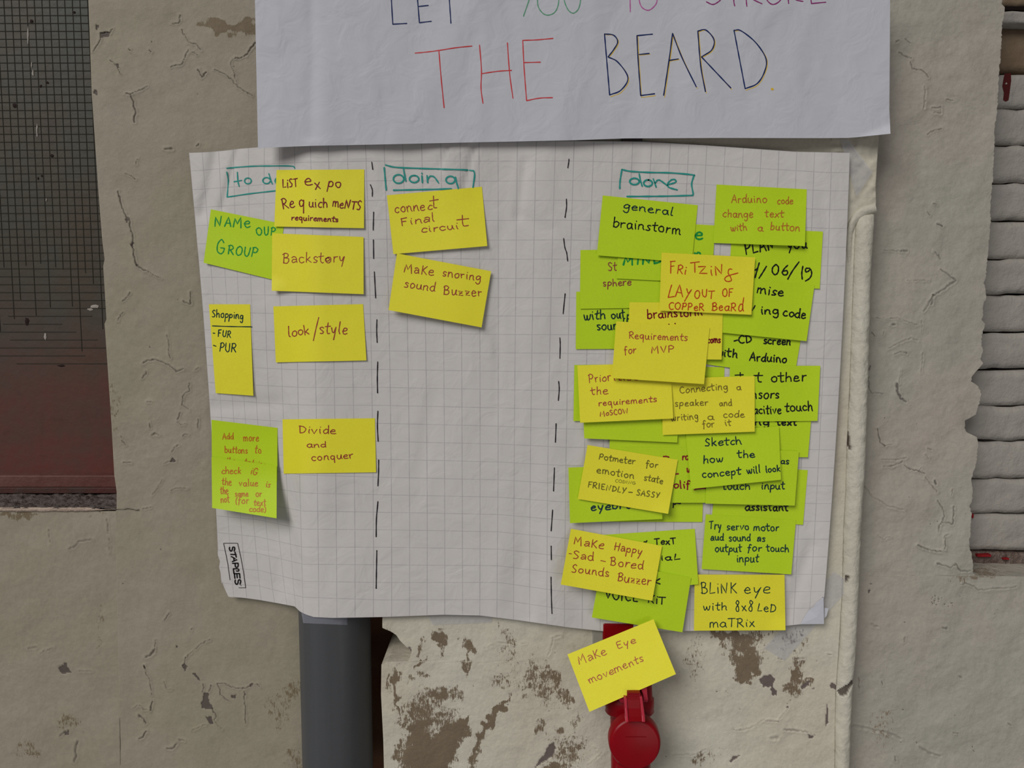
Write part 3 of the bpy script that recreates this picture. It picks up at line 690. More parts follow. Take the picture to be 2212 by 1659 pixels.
def lattice(i, j):
    """paper coordinates (i columns from -1..36, j rows) -> px"""
    i = np.asarray(i, float); j = np.asarray(j, float)
    xs = [np.interp(i, np.arange(-1, 37), XS_I[k]) for k in range(3)]
    w = np.clip(j, -1.2, 25.2)
    def q(w):
        a, b, c = ROW_J
        la = (w - b) * (w - c) / ((a - b) * (a - c)); lb = (w - a) * (w - c) / ((b - a) * (b - c)); lc = (w - a) * (w - b) / ((c - a) * (c - b))
        return la, lb, lc
    la, lb, lc = q(w)
    X = la * xs[0] + lb * xs[1] + lc * xs[2]
    # left margin follows the torn paper edge
    yrow = np.array([np.interp(X, STX, ROWY[r]) for r in rowjs])
    jj = np.array(rowjs, float)
    Yy = np.zeros(X.shape)
    top = np.interp(X, [p[0] for p in TOPX], [p[1] for p in TOPX]); bot = np.interp(X, [p[0] for p in BOTX], [p[1] for p in BOTX])
    js = np.concatenate([[-1.0], jj, [25.0]]); ysr = np.concatenate([top[None], yrow, bot[None]])
    js = np.broadcast_to(js.reshape(-1, *([1] * X.ndim)), ysr.shape)
    out = np.zeros(X.shape)
    for k in range(len(jj) + 1):
        lo, hi = js[k], js[k + 1]
        m = (w >= lo) & (w <= hi) if k < len(jj) else (w >= lo)
        out = np.where(m, ysr[k] + (ysr[k + 1] - ysr[k]) * (w - lo) / (hi - lo), out)
    return X, out
SHEET0 = min(0.0, PF - .0026)
def Yp(px, py):
    px = np.asarray(px, float); py = np.asarray(py, float)
    top = np.interp(px, [380, 412, 480, 560, 640, 700, 740], [.056, .056, .046, .030, .011, .001, 0])
    bot = np.interp(px, [440, 473, 560, 600, 622, 637, 650, 665, 690, 720], [.057, .0565, .054, .050, .042, .028, .012, .004, .0005, 0])
    t = np.clip((py - 560) / 620, 0, 1); t = t * t * (3 - 2 * t)
    y = top * (1 - t) + bot * t
    q = np.clip((py - 900) / 400, 0, 1)
    y = y - .0065 * np.exp(-((px - 1185) / 50) ** 2) * (.35 + .65 * q) - .0030 * np.exp(-((px - 985) / 60) ** 2) * (1 - q) - .002 * np.exp(-((px - 860) / 50) ** 2) * q - .002 * np.exp(-((px - 1640) / 60) ** 2)
    y = y - .003 * np.exp(-((px - 1450) / 150) ** 2) * q - .0035 * np.exp(-((px - 1790) / 40) ** 2) * (py > 0)
    y = y + SHEET0
    X = (px - W / 2) * (PYC - PR * .5 + D) / (FP * CP + (H / 2 - py) * SP)
    q_ = (X - PCX) / (PR * 1.05)
    k = np.clip(q_, -.999, 0)
    pf = PYC - (PR + .003) * np.sqrt(1 - k * k) + np.maximum(0, -q_ - .999) * 10 - .0004
    e = .0018; m_ = (y + pf - np.sqrt((y - pf) ** 2 + e * e)) / 2
    return m_
def crease(px, py):
    c = np.zeros(np.shape(px))
    for (x0, y0), (x1, y1), w, d in (((968, 312), (948, 365), 5, .0012), ((1024, 315), (1000, 420), 6, .0018), ((1135, 350), (1118, 470), 9, .0016), ((1130, 470), (1185, 495), 16, .001), ((470, 325), (440, 460), 15, .0022), ((515, 320), (480, 450), 8, .0016),
                                     ((625, 1180), (650, 1260), 9, -.002), ((620, 1290), (640, 1310), 7, -.0016), ((1080, 500), (1072, 900), 10, .0007), ((1212, 1165), (1235, 1140), 8, -.0014), ((1750, 1180), (1700, 1330), 14, .0016), ((1775, 430), (1790, 560), 12, .0008),
                                     ((440, 560), (480, 700), 14, .001), ((450, 880), (600, 870), 16, .001), ((820, 1110), (960, 1240), 18, .0006), ((930, 870), (900, 1090), 20, .0007)):
        d_ = segdist(np.asarray(px, float), np.asarray(py, float), [(x0, y0), (x1, y1)])
        c = c + d * (1.0 if d < 0 else 2.4 if x0 < 700 else 1.5) * np.exp(-(d_ / w) ** 2)
    return np.maximum(c, -0.0025)
def Ysheet(px, py): return Yp(px, py) + np.maximum(crease(px, py), 0) + np.minimum(crease(px, py), 0) * .4
def sheet():
    ni, nj = 37 * 6 + 1, 26 * 6 + 1
    ii = np.linspace(-1, 36, ni); jj = np.linspace(-1, 25, nj)
    I, J = np.meshgrid(ii, jj)
    X, Yy = lattice(I, J)
    # ragged edges: bottom-left corner torn, bottom-right tear
    edge = (J > 22) & (I < 0.5)
    X = X + np.where(edge, (J - 22) * 2.0 * (0.5 - I) / 1.5 + (vnoise(J * 3, I * 0 + 1, 3) - .5) * 4 * (I < -0.8), 0)
    Ypx = Ysheet(X, Yy)
    P = at(X, Yy, Ypx).reshape(-1, 3)
    F = gridfaces(nj, ni)
    # torn-off corner triangle (rebuilt below as a separate flap)
    cx = X.ravel()[F].mean(1); cy = Yy.ravel()[F].mean(1)
    tear = (cy > np.interp(cx, [1735, 1745, 1754, 1762, 1771, 1775, 1783], [1352, 1328, 1314, 1311, 1300, 1291, 1291])) & (cx > 1735)
    F = F[~tear]
    o = mesh('squared_sheet', P, F, M['sheet'], smooth=True, uvs=np.stack([I.ravel(), J.ravel()], 1))
    md = o.modifiers.new('thickness', 'SOLIDIFY'); md.thickness = .00015; md.offset = 1
    es = o.modifiers.new('crisp_edge', 'EDGE_SPLIT'); es.split_angle = math.radians(50)
    tag(o, 'large squared flip-chart sheet with to do, doing and done columns of sticky notes', 'paper sheet')
    # torn corner flap hanging slightly proud
    fp = [(1729, 1348.5), (1740, 1328), (1748, 1317), (1757, 1311), (1762, 1303), (1772, 1295), (1779, 1289), (1780, 1348)]
    P = [at(x, y, SHEET0 - .0045 + (.0015 if x < 1750 else 0)) for x, y in fp]; c = at(1766, 1332, SHEET0 - .005); n = len(P)
    mesh('torn_corner', [c] + P, [(0, 1 + k, 1 + (k + 1) % n) for k in range(n)], M['poster'], o)
    P = [at(x, y, SHEET0 - .001) for x, y in ((1781, 1313), (1790, 1314), (1786, 1330), (1781, 1336))]
    mesh('torn_scrap', P, [(0, 1, 2, 3)], M['poster'], o)
    return o
SHEET = sheet()

# ------------------------------------------------------------------ pen strokes
def smooth_line(pts, n=6):
    p = np.asarray(pts, float)
    if len(p) < 3: return p
    P = np.vstack([2 * p[0] - p[1], p, 2 * p[-1] - p[-2]]); out = []
    for i in range(1, len(P) - 2):
        t = np.linspace(0, 1, n, endpoint=False)[:, None]
        a, b, c, d = P[i - 1], P[i], P[i + 1], P[i + 2]
        out.append(.5 * ((2 * b) + (-a + c) * t + (2 * a - 5 * b + 4 * c - d) * t ** 2 + (-a + 3 * b - 3 * c + d) * t ** 3))
    return np.vstack(out + [p[-1:]])
def dens(p, step):
    out = [p[0]]
    for a, b in zip(p[:-1], p[1:]):
        n = max(1, int(np.hypot(*(b - a)) / step))
        for k in range(1, n + 1): out.append(a + (b - a) * k / n)
    return np.array(out)
class Pen:
    def __init__(s): s.V = []; s.F = []; s.n = 0; s.log = []
    def stroke(s, pts, w, depth, smooth=True, vary=True):
        s.log.append((pts, w, depth, smooth, vary))
        p = np.asarray(pts, float)
        if len(p) == 1: p = np.vstack([p, p + [.6, .3]])
        if smooth: p = smooth_line(p, 6)
        p = dens(p, 6.0)
        keep = [0] + [i for i in range(1, len(p)) if np.hypot(*(p[i] - p[i - 1])) > .05]
        p = p[keep]
        if len(p) < 2: p = np.vstack([p, p + [.5, .2]])
        T = np.gradient(p, axis=0); T /= (np.linalg.norm(T, axis=1)[:, None] + 1e-9); N = np.stack([-T[:, 1], T[:, 0]], 1)
        hw = np.full(len(p), w / 2)
        if vary: hw = hw * (1 + .14 * np.sin(np.arange(len(p)) * 1.3 + p[0, 0]))
        # rounded caps
        cap0 = p[0] - T[0] * w * .42; cap1 = p[-1] + T[-1] * w * .42
        Pc = np.vstack([cap0, p, cap1]); Nc = np.vstack([N[:1], N, N[-1:]]); hc = np.concatenate([[w * .22], hw, [w * .22]])
        A = Pc + Nc * hc[:, None]; B = Pc - Nc * hc[:, None]
        Q = np.stack([A, B], 1).reshape(-1, 2)
        s.V.append(at(Q[:, 0], Q[:, 1], depth(Q[:, 0], Q[:, 1])))
        m = len(Pc)
        for k in range(m - 1): s.F.append((s.n + 2 * k, s.n + 2 * k + 1, s.n + 2 * k + 3, s.n + 2 * k + 2))
        s.n += 2 * m
    def build(s, name, mat, parent, label=None):
        if not s.V: return None
        o = mesh(name, np.vstack(s.V), s.F, mat, parent)
        if label: o['label'] = label
        return o

# single-stroke handwriting alphabet: width | strokes ; x-height 1, ascender 1.8, descender -0.8 ; strokes starting with ! are straight
G = {
'a': '.85|.72,.82 .45,1 .12,.75 .05,.35 .28,0 .58,.18 .72,.7 .72,.95;.72,.95 .72,.2 .9,0',
'A': '.95|!0,0 .48,1.75 .92,0;!.16,.62 .78,.62',
'b': '.8|!.08,1.8 .08,.02;.08,.7 .4,1 .72,.7 .66,.2 .35,-.02 .08,.2',
'c': '.7|.68,.85 .4,1 .1,.7 .08,.25 .36,0 .68,.14',
'd': '.8|.7,.82 .42,1 .1,.72 .06,.28 .3,0 .58,.14 .72,.6;.74,1.85 .7,.9 .7,.3 .8,0',
'e': '.75|.08,.5 .62,.62 .6,.92 .34,1 .08,.6 .14,.12 .42,0 .75,.15',
'f': '.6|.65,1.55 .45,1.75 .28,1.45 .25,.6 .2,-.4;!.02,.9 .55,.95',
'g': '.8|.68,.8 .38,1 .08,.7 .12,.3 .4,.15 .66,.5 .7,.85;.7,.9 .72,-.1 .6,-.65 .3,-.72 .12,-.45',
'h': '.8|!.1,1.8 .08,0;.08,.55 .4,.98 .64,.8 .68,.3 .74,0',
'i': '.3|.12,.95 .14,.4 .2,0;.16,1.45 .18,1.4',
'j': '.4|.25,.95 .25,-.3 .05,-.6;.25,1.45 .27,1.4',
'k': '.75|!.1,1.8 .08,0;!.62,1.0 .12,.45;!.2,.55 .7,0',
'l': '.32|.12,1.85 .1,.5 .14,.05 .28,0',
'm': '1.25|!.08,.98 .08,0;.08,.6 .3,1 .52,.85 .56,0;.56,.6 .8,1 1.02,.85 1.1,.2 1.18,0',
'n': '.85|!.08,.98 .08,0;.08,.55 .36,1 .64,.85 .68,.3 .78,0',
'o': '.8|.42,1 .12,.8 .06,.35 .32,0 .64,.15 .74,.6 .6,.92 .38,1',
'p': '.8|!.12,.98 .05,-.8;.1,.7 .42,1 .72,.72 .62,.25 .3,.12 .1,.3',
'q': '.85|.68,.85 .36,1 .08,.65 .2,.15 .5,.15 .68,.6;!.7,.95 .68,-.85',
'r': '.62|!.08,.98 .1,0;.1,.5 .28,.9 .6,.95',
's': '.65|.6,.88 .32,1 .12,.8 .3,.52 .55,.32 .4,.02 .05,.08',
't': '.6|.3,1.7 .24,.5 .32,.04 .56,.06;!-.06,1.05 .66,1.15',
'u': '.85|.08,.98 .08,.3 .3,0 .58,.2 .68,.9;.68,.95 .7,.2 .84,0',
'v': '.75|!.05,.98 .32,0 .7,1',
'w': '1.05|.05,.98 .18,.1 .38,.1 .5,.8;.5,.8 .62,.08 .84,.15 1.0,1',
'x': '.7|!.06,.95 .66,0;!.64,1 .04,0',
'y': '.8|.08,.98 .16,.35 .42,.25 .66,.9;!.72,1 .5,.1 .3,-.8',
'z': '.75|!.06,.92 .62,.95 .1,.04 .7,.04;!.15,.5 .55,.52',
'B': '.95|!.15,1.7 .12,0;.0,1.5 .4,1.75 .72,1.45 .55,1.0 .2,.9;.2,.92 .7,.8 .82,.35 .5,0 .05,.05',
'C': '.9|.85,1.5 .5,1.72 .12,1.2 .1,.45 .45,0 .85,.15',
'D': '1.0|!.12,1.65 .16,0;.02,1.55 .55,1.5 .92,.9 .7,.25 .16,0',
'E': '.85|.8,1.65 .2,1.6 .12,.8 .2,.05 .8,.08;!.15,.85 .65,.9',
'F': '.85|!.15,1.65 .1,0;!.12,1.6 .8,1.72;!.12,.9 .6,.95',
'G': '1.15|.95,1.35 .62,1.72 .16,1.2 .1,.4 .5,-.02 .95,.3 1.0,.7;!.55,.72 1.05,.74',
'H': '1.0|!.15,1.7 .1,0;!.9,1.7 .8,0;!.05,.8 .95,.9',
'I': '.45|!.22,1.65 .2,0',
'K': '.9|!.12,1.7 .1,0;!.8,1.6 .15,.8;!.25,.85 .85,0',
'L': '.8|!.2,1.7 .08,.05 .75,.12',
'M': '1.3|!.05,0 .22,1.5 .55,.55 1.0,1.7 1.1,-.1',
'N': '1.1|!.1,0 .15,1.6 .75,.1 .95,1.7',
'O': '1.05|.5,1.7 .12,1.3 .08,.5 .45,0 .85,.3 .95,1.1 .7,1.6 .45,1.7',
'P': '.9|!.18,1.65 .1,0;.05,1.55 .5,1.75 .85,1.35 .6,.85 .18,.8',
'R': '.95|!.15,1.65 .1,0;.05,1.6 .5,1.75 .8,1.35 .55,.9 .15,.82;!.3,.85 .9,0',
'S': '.85|.75,1.5 .42,1.7 .15,1.3 .4,.9 .7,.55 .5,.05 .05,.1',
'T': '.95|!.5,1.6 .45,0;!.0,1.55 .95,1.65',
'U': '.95|.12,1.65 .12,.5 .4,0 .75,.3 .85,1.65',
'V': '.95|!.05,1.65 .45,0 .9,1.7',
'W': '1.3|!.05,1.6 .3,0 .6,1.2 .9,0 1.25,1.65',
'X': '.9|!.1,1.6 .8,0;!.8,1.65 .05,0',
'Y': '.9|!.05,1.6 .42,.8;!.85,1.7 .3,0',
'Z': '.95|!.08,1.6 .85,1.6 .1,.05 .9,.05',
'0': '.95|.5,1.7 .12,1.2 .12,.4 .45,0 .8,.4 .85,1.2 .55,1.7',
'6': '.85|.7,1.75 .3,1.2 .12,.5 .4,0 .75,.3 .65,.8 .2,.7',
'8': '.8|.6,1.75 .4,1.9 .25,1.5 .4,1.1 .6,.5 .5,0 .2,.05 .15,.5 .45,1.0 .68,1.5 .58,1.8',
'/': '.5|!.48,1.8 .0,-.1',
'-': '.6|!.08,.6 .55,.62',
'.': '.3|.1,.05 .12,.02',
'(': '.4|.35,1.7 .1,1.0 .12,.2 .35,-.2',
')': '.4|.05,1.7 .3,1.1 .28,.2 .02,-.2',
}
# writer variants
G['\u03b1'] = '.8|.12,.85 .4,1.05 .68,.8 .68,.3 .72,.02;.68,.5 .3,.6 .06,.3 .25,0 .66,.25'   # two-storey a
G['\u03ba'] = '.9|!.12,1.55 .1,0;!.75,1.5 .15,.7;!.2,.75 .8,0'                               # capital-like k
G['\u03b7'] = '.85|.08,.95 .12,.25 .36,.02 .6,.35 .64,.95;.64,.95 .68,.3 .8,0'              # n written like u
GL = {}
for k, v in G.items():
    w, st = v.split('|'); S = []
    for q in st.split(';'):
        sm = not q.startswith('!'); q = q.lstrip('!')
        S.append((sm, [tuple(float(c) for c in p.split(',')) for p in q.split()]))
    GL[k] = (float(w), S)
def word(pen, text, x0, y0, x1, y1, u, w, depth, jit=.085, seed=0):
    r = random.Random(hash((text, int(x0))) if False else int(x0 * 7 + y0 * 3) + len(text))
    widths = [(.6 if c == ' ' else GL[c][0]) for c in text]; gap = .22
    tot = sum(widths) + gap * (len(text) - 1)
    d = np.array([x1 - x0, y1 - y0], float); L = np.hypot(*d); d /= L; up = np.array([d[1], -d[0]])
    sx = L / tot; x = 0
    for c, wd in zip(text, widths):
        if c != ' ':
            dy = r.uniform(-.5, .5) * u * .12; sl = r.uniform(-.06, .06); sc = 1 + r.uniform(-.06, .06)
            for sm, pts in GL[c][1]:
                P = []
                for gx, gy in pts:
                    gx2 = gx + r.uniform(-jit, jit) * .6 + sl * gy; gy2 = gy * sc + r.uniform(-jit, jit) * .6
                    P.append(np.array([x0, y0]) + d * (x + gx2 * sx) + up * (gy2 * u + dy))
                pen.stroke(P, w, depth, smooth=sm)
        x += (wd + gap) * sx

# ------------------------------------------------------------------ writing on the squared sheet
dS = lambda x, y: Ysheet(x, y) - .0008
pen = Pen()
TE = ink(40, 150, 140)
for p in ([(489.5, 363.3), (539, 359.3), (580, 358.4), (628.8, 358.7), (636.7, 363.3)], [(489.9, 371.6), (493, 391.5), (490.5, 425.7)], [(490.5, 425.7), (539.2, 418.4), (600, 411.5)],
          [(512.4, 372), (513.8, 391.5), (516.4, 402.4)], [(505.4, 392.5), (521.7, 389.5)],
          [(580.6, 375.2), (585, 389.5), (588, 397.5)]): pen.stroke(p, 2.6, dS)
def oval(cx, cy, rx, ry, a0=80, a1=445): return [(cx + rx * math.cos(math.radians(a)), cy - ry * math.sin(math.radians(a))) for a in np.linspace(a0, a1, 14)]
pen.stroke(oval(535.3, 390.7, 7.2, 6.2), 2.8, dS); pen.stroke(oval(575.5, 390, 8, 6.5, 20, 350), 2.8, dS); pen.stroke(oval(601, 390.5, 7, 6.5), 2.8, dS)
for p in ([(829.8, 362), (832.2, 389.5), (834.2, 410.4)], [(832.8, 356.3), (855.6, 361.3), (909.4, 363.7), (960, 365.4), (1012.8, 367.6), (1024.7, 373.6), (1021.7, 405)], [(849.7, 410.8), (929, 409), (975, 407.6)],
          [(871.6, 364.7), (876.5, 391.5)], [(911.3, 379.6), (912.3, 394.5)], [(922.3, 379.2), (923.7, 394.5)], [(923.7, 387.5), (929.3, 380.6), (938.2, 382.6), (947.2, 395)], [(984, 382.6), (986, 393.5), (990.5, 408.4)],
          [(1338.7, 407.3), (1339.4, 391), (1343.4, 366)], [(1343.4, 366), (1362.4, 370), (1403.1, 372.3), (1450.6, 373.4), (1496.7, 377.7), (1498, 381.5), (1494, 397.8), (1497.4, 419.5), (1494, 422)], [(1494, 422), (1437, 423.6), (1354.3, 424.3)],
          [(1380.7, 375.4), (1383.4, 389.7), (1387.1, 401.9)], [(1411.2, 386.3), (1417.3, 403.9)], [(1415.3, 395), (1420.7, 389), (1427.5, 390.4), (1441, 400.5)], [(1441.8, 399.2), (1458.7, 393.7), (1458.7, 388.3), (1450.6, 388.3), (1442.4, 396.5), (1445.2, 404.6), (1462.8, 410)]):
    pen.stroke(p, 3.2, dS)
pen.stroke([(911, 374), (911.5, 375)], 3.2, dS)
pen.stroke(oval(860.8, 386.5, 11.2, 9.2, 20, 370), 3.4, dS); pen.stroke(oval(894.4, 386.5, 10, 7.6), 3.4, dS); pen.stroke(oval(973, 388.5, 9.8, 7.8, 20, 370), 3.4, dS)
pen.stroke(oval(1370.5, 391.8, 10.2, 6.8, 20, 370), 3.6, dS); pen.stroke(oval(1399.7, 395.5, 9.3, 7), 3.6, dS)
for x0_, x1_, nm_ in ((0, 700, 'to do'), (700, 1200, 'doing'), (1200, 2000, 'done')):
    p2 = Pen()
    for a_ in pen.log:
        if x0_ <= a_[0][0][0] < x1_: p2.stroke(*a_)
    p2.build('column_heading', TE, SHEET, 'teal boxed heading reading ' + nm_)
pen = Pen()
DL = [[(803, 350), (805, 366)], [(800, 399), (804, 410), (804, 424)], [(807, 458), (806, 497)], [(806.5, 518), (807, 558.5)], [(808.5, 587), (811.3, 643.6)], [(814, 690.4), (813.5, 715), (814.5, 739.7)], [(815.8, 781.6), (814.8, 815), (815.4, 848.8)], [(816.2, 888), (815, 920), (816.7, 953.3)], [(817.7, 993.4), (817.5, 1020), (816.2, 1049.7)], [(816.2, 1083.3), (813, 1120), (812.4, 1159.5)], [(813.8, 1189), (812.4, 1271.2)],
      [(1229, 343.6), (1228.5, 350), (1226.5, 362.3)], [(1223.4, 429.7), (1223.6, 448), (1220.4, 469.7)], [(1217.7, 514.8), (1220, 534), (1224, 546), (1226.2, 563.6)], [(1220.7, 634.3), (1216.3, 677.6)], [(1209.3, 729.8), (1210, 745), (1209.3, 774)], [(1206.7, 823.9), (1208, 840), (1206, 865)], [(1201.3, 915), (1199.6, 955.5)], [(1197.6, 1010.5), (1195.6, 1060.8)], [(1193.6, 1101.6), (1190.5, 1146.9)], [(1190.5, 1179.3), (1190.9, 1209.3)], [(1190.2, 1246.4), (1191, 1290), (1192.2, 1325.7)]]
for p in DL:
    pen = Pen(); pen.stroke(p, 2.1, dS); pen.build('dash', ink(18, 14, 24), SHEET)
pen = Pen()
sb = lambda p: fr(400, 1160, 11.85, p)
for p in ([(1145, 1100), (1090, 700), (1060, 540), (980, 160)], [(980, 160), (1340, 160)], [(1340, 160), (1430, 560), (1490, 900), (1545, 1300)], [(1545, 1300), (1370, 1300)]):
    pen.stroke(sb(p), 1.1, dS, smooth=False, vary=False)
BK = 2.7
for sm, p in ((1, [(1135, 262), (1130, 310), (1165, 362), (1200, 330), (1215, 265), (1255, 262), (1265, 310), (1250, 355)]), (0, [(1165, 445), (1300, 450)]), (0, [(1270, 385), (1305, 515)]),
              (0, [(1180, 500), (1325, 580), (1205, 630)]), (0, [(1240, 535), (1250, 610)]), (0, [(1210, 675), (1350, 668)]), (1, [(1350, 668), (1352, 740), (1325, 775), (1285, 760), (1275, 672)]),
              (0, [(1245, 935), (1230, 815)]), (1, [(1230, 815), (1320, 812), (1365, 830), (1360, 870), (1305, 868)]), (0, [(1250, 940), (1390, 935)]), (0, [(1255, 940), (1270, 1060)]), (0, [(1320, 940), (1330, 1045)]), (0, [(1388, 935), (1400, 1052)]),
              (1, [(1280, 1100), (1275, 1160), (1310, 1212), (1345, 1185), (1360, 1110), (1400, 1095), (1418, 1140), (1400, 1205)])):
    pen.stroke(sb(p), BK, dS, smooth=bool(sm), vary=False)
pen.stroke(sb([(1420, 1230), (1425, 1238)]), 1.6, dS)
pen.build('printed_stamp', ink(20, 14, 18), SHEET, 'small boxed black printed name reading downwards')

# ------------------------------------------------------------------ poster across the top
def Ypos(px, py):
    px = np.asarray(px, float); py = np.asarray(py, float)
    y = np.interp(px, [540, 600, 760, 1100, 1500, 1800, 1930], [-.004, -.009, -.012, -.013, -.013, -.012, -.014])
    y = y - .0025 * np.exp(-((px - 1200) / 60) ** 2) * np.clip(py / 300, 0, 1) + .0018 * np.exp(-((px - 675) / 14) ** 2) * (py < 300)
    f = np.clip((px - 1855) * .393 + (py - 297) * .92, 0, 60)
    y = y - .0035 * np.exp(-((px - 690) / 40) ** 2) * np.clip(py / 320, 0, 1) - .003 * np.exp(-((px - 1680) / 90) ** 2) - .0025 * np.exp(-((px + py * .5 - 1020) / 50) ** 2)
    return y - f * .00042 + SHEET0 * .5
def poster():
    ys = np.linspace(0, 1, 70); xs = np.linspace(0, 1, 220)
    S, T = np.meshgrid(xs, ys)
    xl = 549.5 + (557.4 - 549.5) * T; xr = np.interp(T, [0, .5, .85, 1], [1922.8, 1922, 1921, 1923.5])
    X = xl + (xr - xl) * S
    bot = np.interp(X, [557, 600, 676, 825, 1000, 1240, 1348, 1556, 1778, 1830, 1851, 1880, 1924], [320.6, 318, 315, 312, 308, 303, 299, 298, 298.4, 298, 296.5, 293.5, 289])
    Yy = -60 + (bot + 60) * T
    P = at(X, Yy, Ypos(X, Yy)).reshape(-1, 3)
    o = mesh('white_poster', P, gridfaces(70, 220), M['poster'], smooth=True)
    md = o.modifiers.new('thickness', 'SOLIDIFY'); md.thickness = .00018; md.offset = 1
    es = o.modifiers.new('crisp_edge', 'EDGE_SPLIT'); es.split_angle = math.radians(50)
    tag(o, 'big white paper poster lettered THE BEARD, above the squared sheet', 'poster')
    d = lambda x, y: Ypos(x, y) - .0004
    d2 = lambda x, y: Ypos(x, y) - .0003
    NV = ink(14, 36, 92)
    beard = [([(1305.8, 73.4), (1316.9, 205)], 0), ([(1305.8, 73.4), (1325.4, 76), (1334.3, 90.2), (1325, 108), (1313.4, 122.8)], 1), ([(1313.4, 122.8), (1335, 134.5), (1356.5, 167.7), (1341.3, 194.6), (1316.9, 205)], 1),
             ([(1376, 77), (1378.3, 126.6), (1384, 206.3)], 1), ([(1384, 206.3), (1414, 202.5)], 0), ([(1376, 77), (1409.3, 73.7)], 0), ([(1380.8, 117.7), (1402.3, 115.5)], 0),
             ([(1433.7, 205.7), (1445.7, 126.6), (1452.7, 72.2)], 1), ([(1452.7, 72.2), (1474.2, 126.6), (1504.2, 187.7)], 1), ([(1446.3, 130.4), (1465.3, 127.2)], 0),
             ([(1507.4, 67), (1513.7, 142.4), (1523.9, 197.8)], 1), ([(1507.4, 67), (1524.8, 64.9), (1542.2, 85.4), (1537.5, 107.6), (1515.3, 122.8)], 1), ([(1515.3, 122.8), (1578.6, 189.9)], 0),
             ([(1585.6, 65.5), (1609.6, 191.5)], 0), ([(1585.6, 65.5), (1600.8, 66.5), (1632.4, 91.8), (1654.6, 126.6), (1651.4, 155), (1635.6, 180.4), (1609.6, 191.5)], 1)]
    pn = Pen()
    for p, s in beard:
        q = [(x + 2.0, y + 1.5 + max(0, y - 150) * .05) for x, y in p]
        if p[0][1] > 110 or s: pn.stroke(q, 1.6, d2, smooth=bool(s))
    pn.stroke([(1667.5, 192.2), (1669.2, 192.8)], 5.5, d); pn.build('yellow_lettering', ink(222, 184, 60), o)
    pn = Pen()
    for p, s in beard: pn.stroke(p, 2.6, d, smooth=bool(s))
    for p, s in (([(844, -40), (845.4, 0), (848.5, 52.2)], 1), ([(848.5, 52.2), (878.6, 50.6)], 0), ([(899, -40), (902, 0), (906, 49)], 1), ([(906, 49), (931.5, 46)], 0), ([(904, 14), (925, 11.7)], 0), ([(968, -40), (974, 50)], 0)): pn.stroke(p, 2.6, d, smooth=bool(s))
    pn.build('navy_lettering', NV, o)
    pn = Pen()
    for p, s in (([(896.6, 114.6), (920, 112.5), (947.3, 109), (985, 103), (1019.4, 99.4)], 1), ([(948, 110), (953, 170), (959.3, 232.6)], 1), ([(1035.9, 97.5), (1040, 152), (1039, 190), (1043.2, 223)], 1), ([(1096, 92.4), (1100.8, 158), (1108, 212)], 1), ([(1041, 158.9), (1075, 154), (1104.9, 151.9)], 1),
                 ([(1129.2, 87), (1131.8, 142.4), (1137.5, 217.4)], 1), ([(1137.5, 217.4), (1165, 212), (1193.5, 210.8)], 1), ([(1130.2, 87), (1160, 86), (1194.4, 82.9)], 1), ([(1132.4, 135), (1167.2, 134.2)], 0)): pn.stroke(p, 2.3, d, smooth=bool(s))
    pn.build('red_lettering', ink(206, 62, 66), o)
    pn = Pen()
    for p in ([(1155, -40), (1142.8, 0), (1130.8, 34.8)], [(1163, -30), (1161, 0), (1163.4, 16), (1172, 28), (1182.4, 32.6), (1195, 29), (1203, 19), (1207, 0), (1204, -30)], [(1216, -30), (1218.8, 0), (1225, 17.4), (1232, 26), (1240, 28), (1249.5, 19), (1254, 0), (1254, -30)]): pn.stroke(p, 2.2, d)
    pn.build('green_lettering', ink(96, 158, 124), o)
    pn = Pen()
    for p in ([(1360, -40), (1361, 0), (1361.5, 25.3)], [(1380, -30), (1380.8, 0), (1387, 16), (1401, 22), (1414, 12.7), (1419.4, 0), (1419, -30)]): pn.stroke(p, 2.2, d)
    pn.build('pink_lettering', ink(186, 92, 158), o)
    pn = Pen()
    for p in ([(1525.8, 3.8), (1539, 9.5), (1550, 5), (1556.5, -2), (1552, -14)], [(1584, -40), (1585, 0), (1587, 12.7)], [(1611, -30), (1612, 0), (1613.4, 13.6)], [(1618, -8), (1629, 0), (1646, 8)], [(1654, -20), (1657, 0), (1670, 9.5), (1686, 0), (1690, -20)], [(1702, -20), (1703, 0), (1703.6, 7.3)], [(1710, -8), (1721, 0), (1734.6, 3)], [(1750, -20), (1752, 0), (1752.7, 7.6)], [(1752.7, 7.6), (1783.7, 4.7)]): pn.stroke(p, 2.4, d)
    pn.build('purple_lettering', ink(142, 46, 112), o)
poster()

